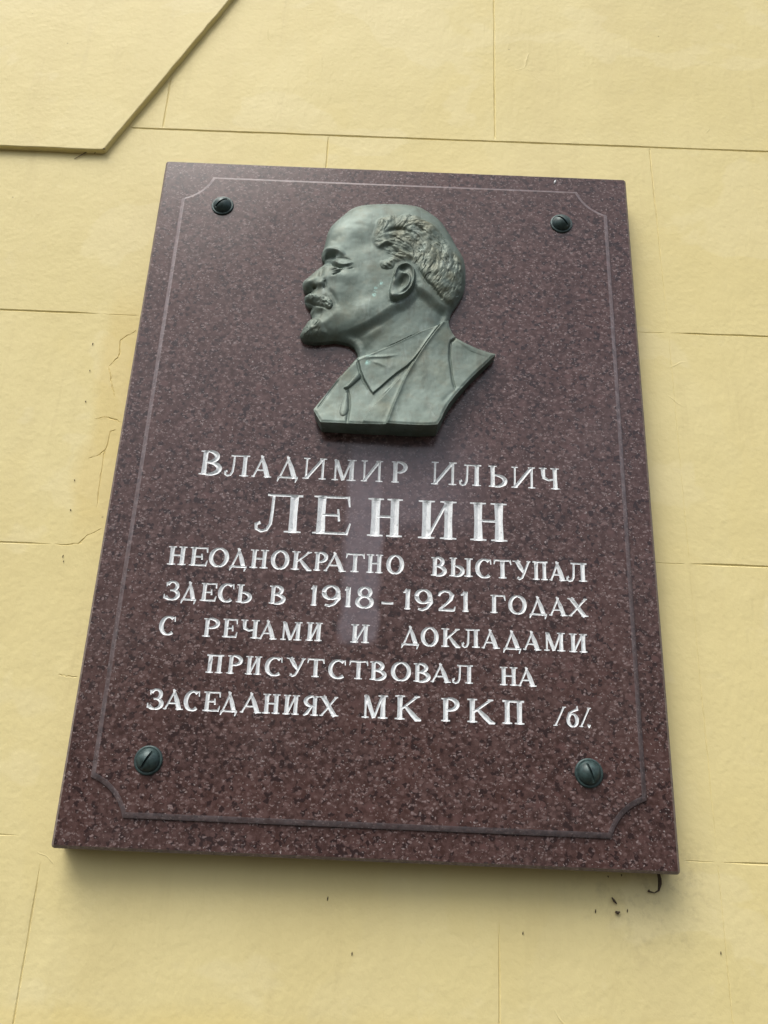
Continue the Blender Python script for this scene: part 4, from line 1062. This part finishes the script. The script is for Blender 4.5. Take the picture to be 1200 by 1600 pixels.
# ------------------------------------------------------------------ small debris
def tube(bm, pts, rad, n=6):
    rings = []
    P = [Vector(p) for p in pts]
    for i, p in enumerate(P):
        d = (P[min(i + 1, len(P) - 1)] - P[max(i - 1, 0)]).normalized()
        u = d.cross(Vector((0.3, 1, 0.1))).normalized(); w_ = d.cross(u).normalized()
        r_ = rad[i] if hasattr(rad, '__len__') else rad
        rings.append([bm.verts.new(p + (u * math.cos(2 * math.pi * k / n) + w_ * math.sin(2 * math.pi * k / n)) * r_) for k in range(n)])
    for a, b in zip(rings[:-1], rings[1:]):
        for k in range(n):
            bm.faces.new([a[k], a[(k + 1) % n], b[(k + 1) % n], b[k]])
    bm.faces.new(rings[0][::-1]); bm.faces.new(rings[-1])
def bm_obj(name, bm, mat, parent=None):
    me = bpy.data.meshes.new(name); bm.to_mesh(me); bm.free()
    me.polygons.foreach_set('use_smooth', [True] * len(me.polygons))
    return link(name, me, mat, parent)
def wy(p, off): return (p[0] / 1000, WY - off, p[1] / 1000)
bm = bmesh.new()
d = WALL['debris']
tube(bm, [(d[0][0] / 1000, WY - 0.012, d[0][1] / 1000 + 0.012)] + [wy(p, 0.009 - 0.001 * i) for i, p in enumerate(d)], [0.0013, 0.0018, 0.0022, 0.0022, 0.0011, 0.0006, 0.0010, 0.0018])
o = bm_obj('cobweb_strand', bm, MAT_DIRT)
tag(o, 'dark hooked strand of dirty cobweb hanging under the lower right corner of the plaque', 'cobweb')
bm = bmesh.new()
tube(bm, [wy(p, 0.003) for p in WALL['debris2']], [0.0007, 0.0016, 0.0006])
o = bm_obj('dirt_sliver', bm, MAT_DIRT)
tag(o, 'thin dark slanting sliver of dirt on the wall below the right end of the plaque', 'dirt')
bm = bmesh.new()
tube(bm, [wy(p, 0.003) for p in WALL['debris3']], [0.0012, 0.0020, 0.0007])
o = bm_obj('dirt_clump', bm, MAT_DIRT)
tag(o, 'small dark clump of dirt on the wall, lowest of the specks under the plaque', 'dirt')
# specks of dirt stuck to the plaster
r = random.Random(8)
for p in WALL['dots']:
    bm = bmesh.new()
    a = r.uniform(0, 3.1)
    L = r.uniform(0.0008, 0.0022)
    dx, dz = (0.2 * L * math.cos(a), L)
    tube(bm, [(p[0] / 1000 - dx, WY - 0.0006, p[1] / 1000 - dz), (p[0] / 1000, WY - 0.001, p[1] / 1000), (p[0] / 1000 + dx, WY - 0.0006, p[1] / 1000 + dz)], [0.0003, 0.0007, 0.0003], 5)
    bm_obj('dirt_speck', bm, MAT_DIRT, wall)
bm = bmesh.new()
d = WALL['web']
tube(bm, [wy(d[0], 0.001), wy(d[1], 0.003), wy(d[2], 0.006), wy(d[3], 0.0095)], [0.0004, 0.0007, 0.0011, 0.0006])
tube(bm, [wy((d[2][0] - 9, d[2][1] + 1), 0.004), wy(d[2], 0.006), wy((d[3][0] + 2, d[3][1] - 1), 0.0095)], [0.0009, 0.0016, 0.0008])
tube(bm, [wy((d[2][0] - 3, d[2][1] - 7), 0.002), wy((d[2][0] + 3, d[2][1] - 1), 0.006)], [0.0004, 0.0009])
o = bm_obj('cobweb_tuft', bm, MAT_WEB)
tag(o, 'small grey tuft of cobweb at the lower corner of the raised plaster block', 'cobweb')
x, z = WALL['fleck']
bm = bmesh.new()
tube(bm, [(x / 1000 - 0.001, 0.0, z / 1000 - 0.004), (x / 1000, -0.0006, z / 1000), (x / 1000 + 0.0012, 0.0, z / 1000 + 0.004)], [0.0008, 0.0018, 0.0006])
bm_obj('paint_fleck', bm, MAT_PAINT, plaque)
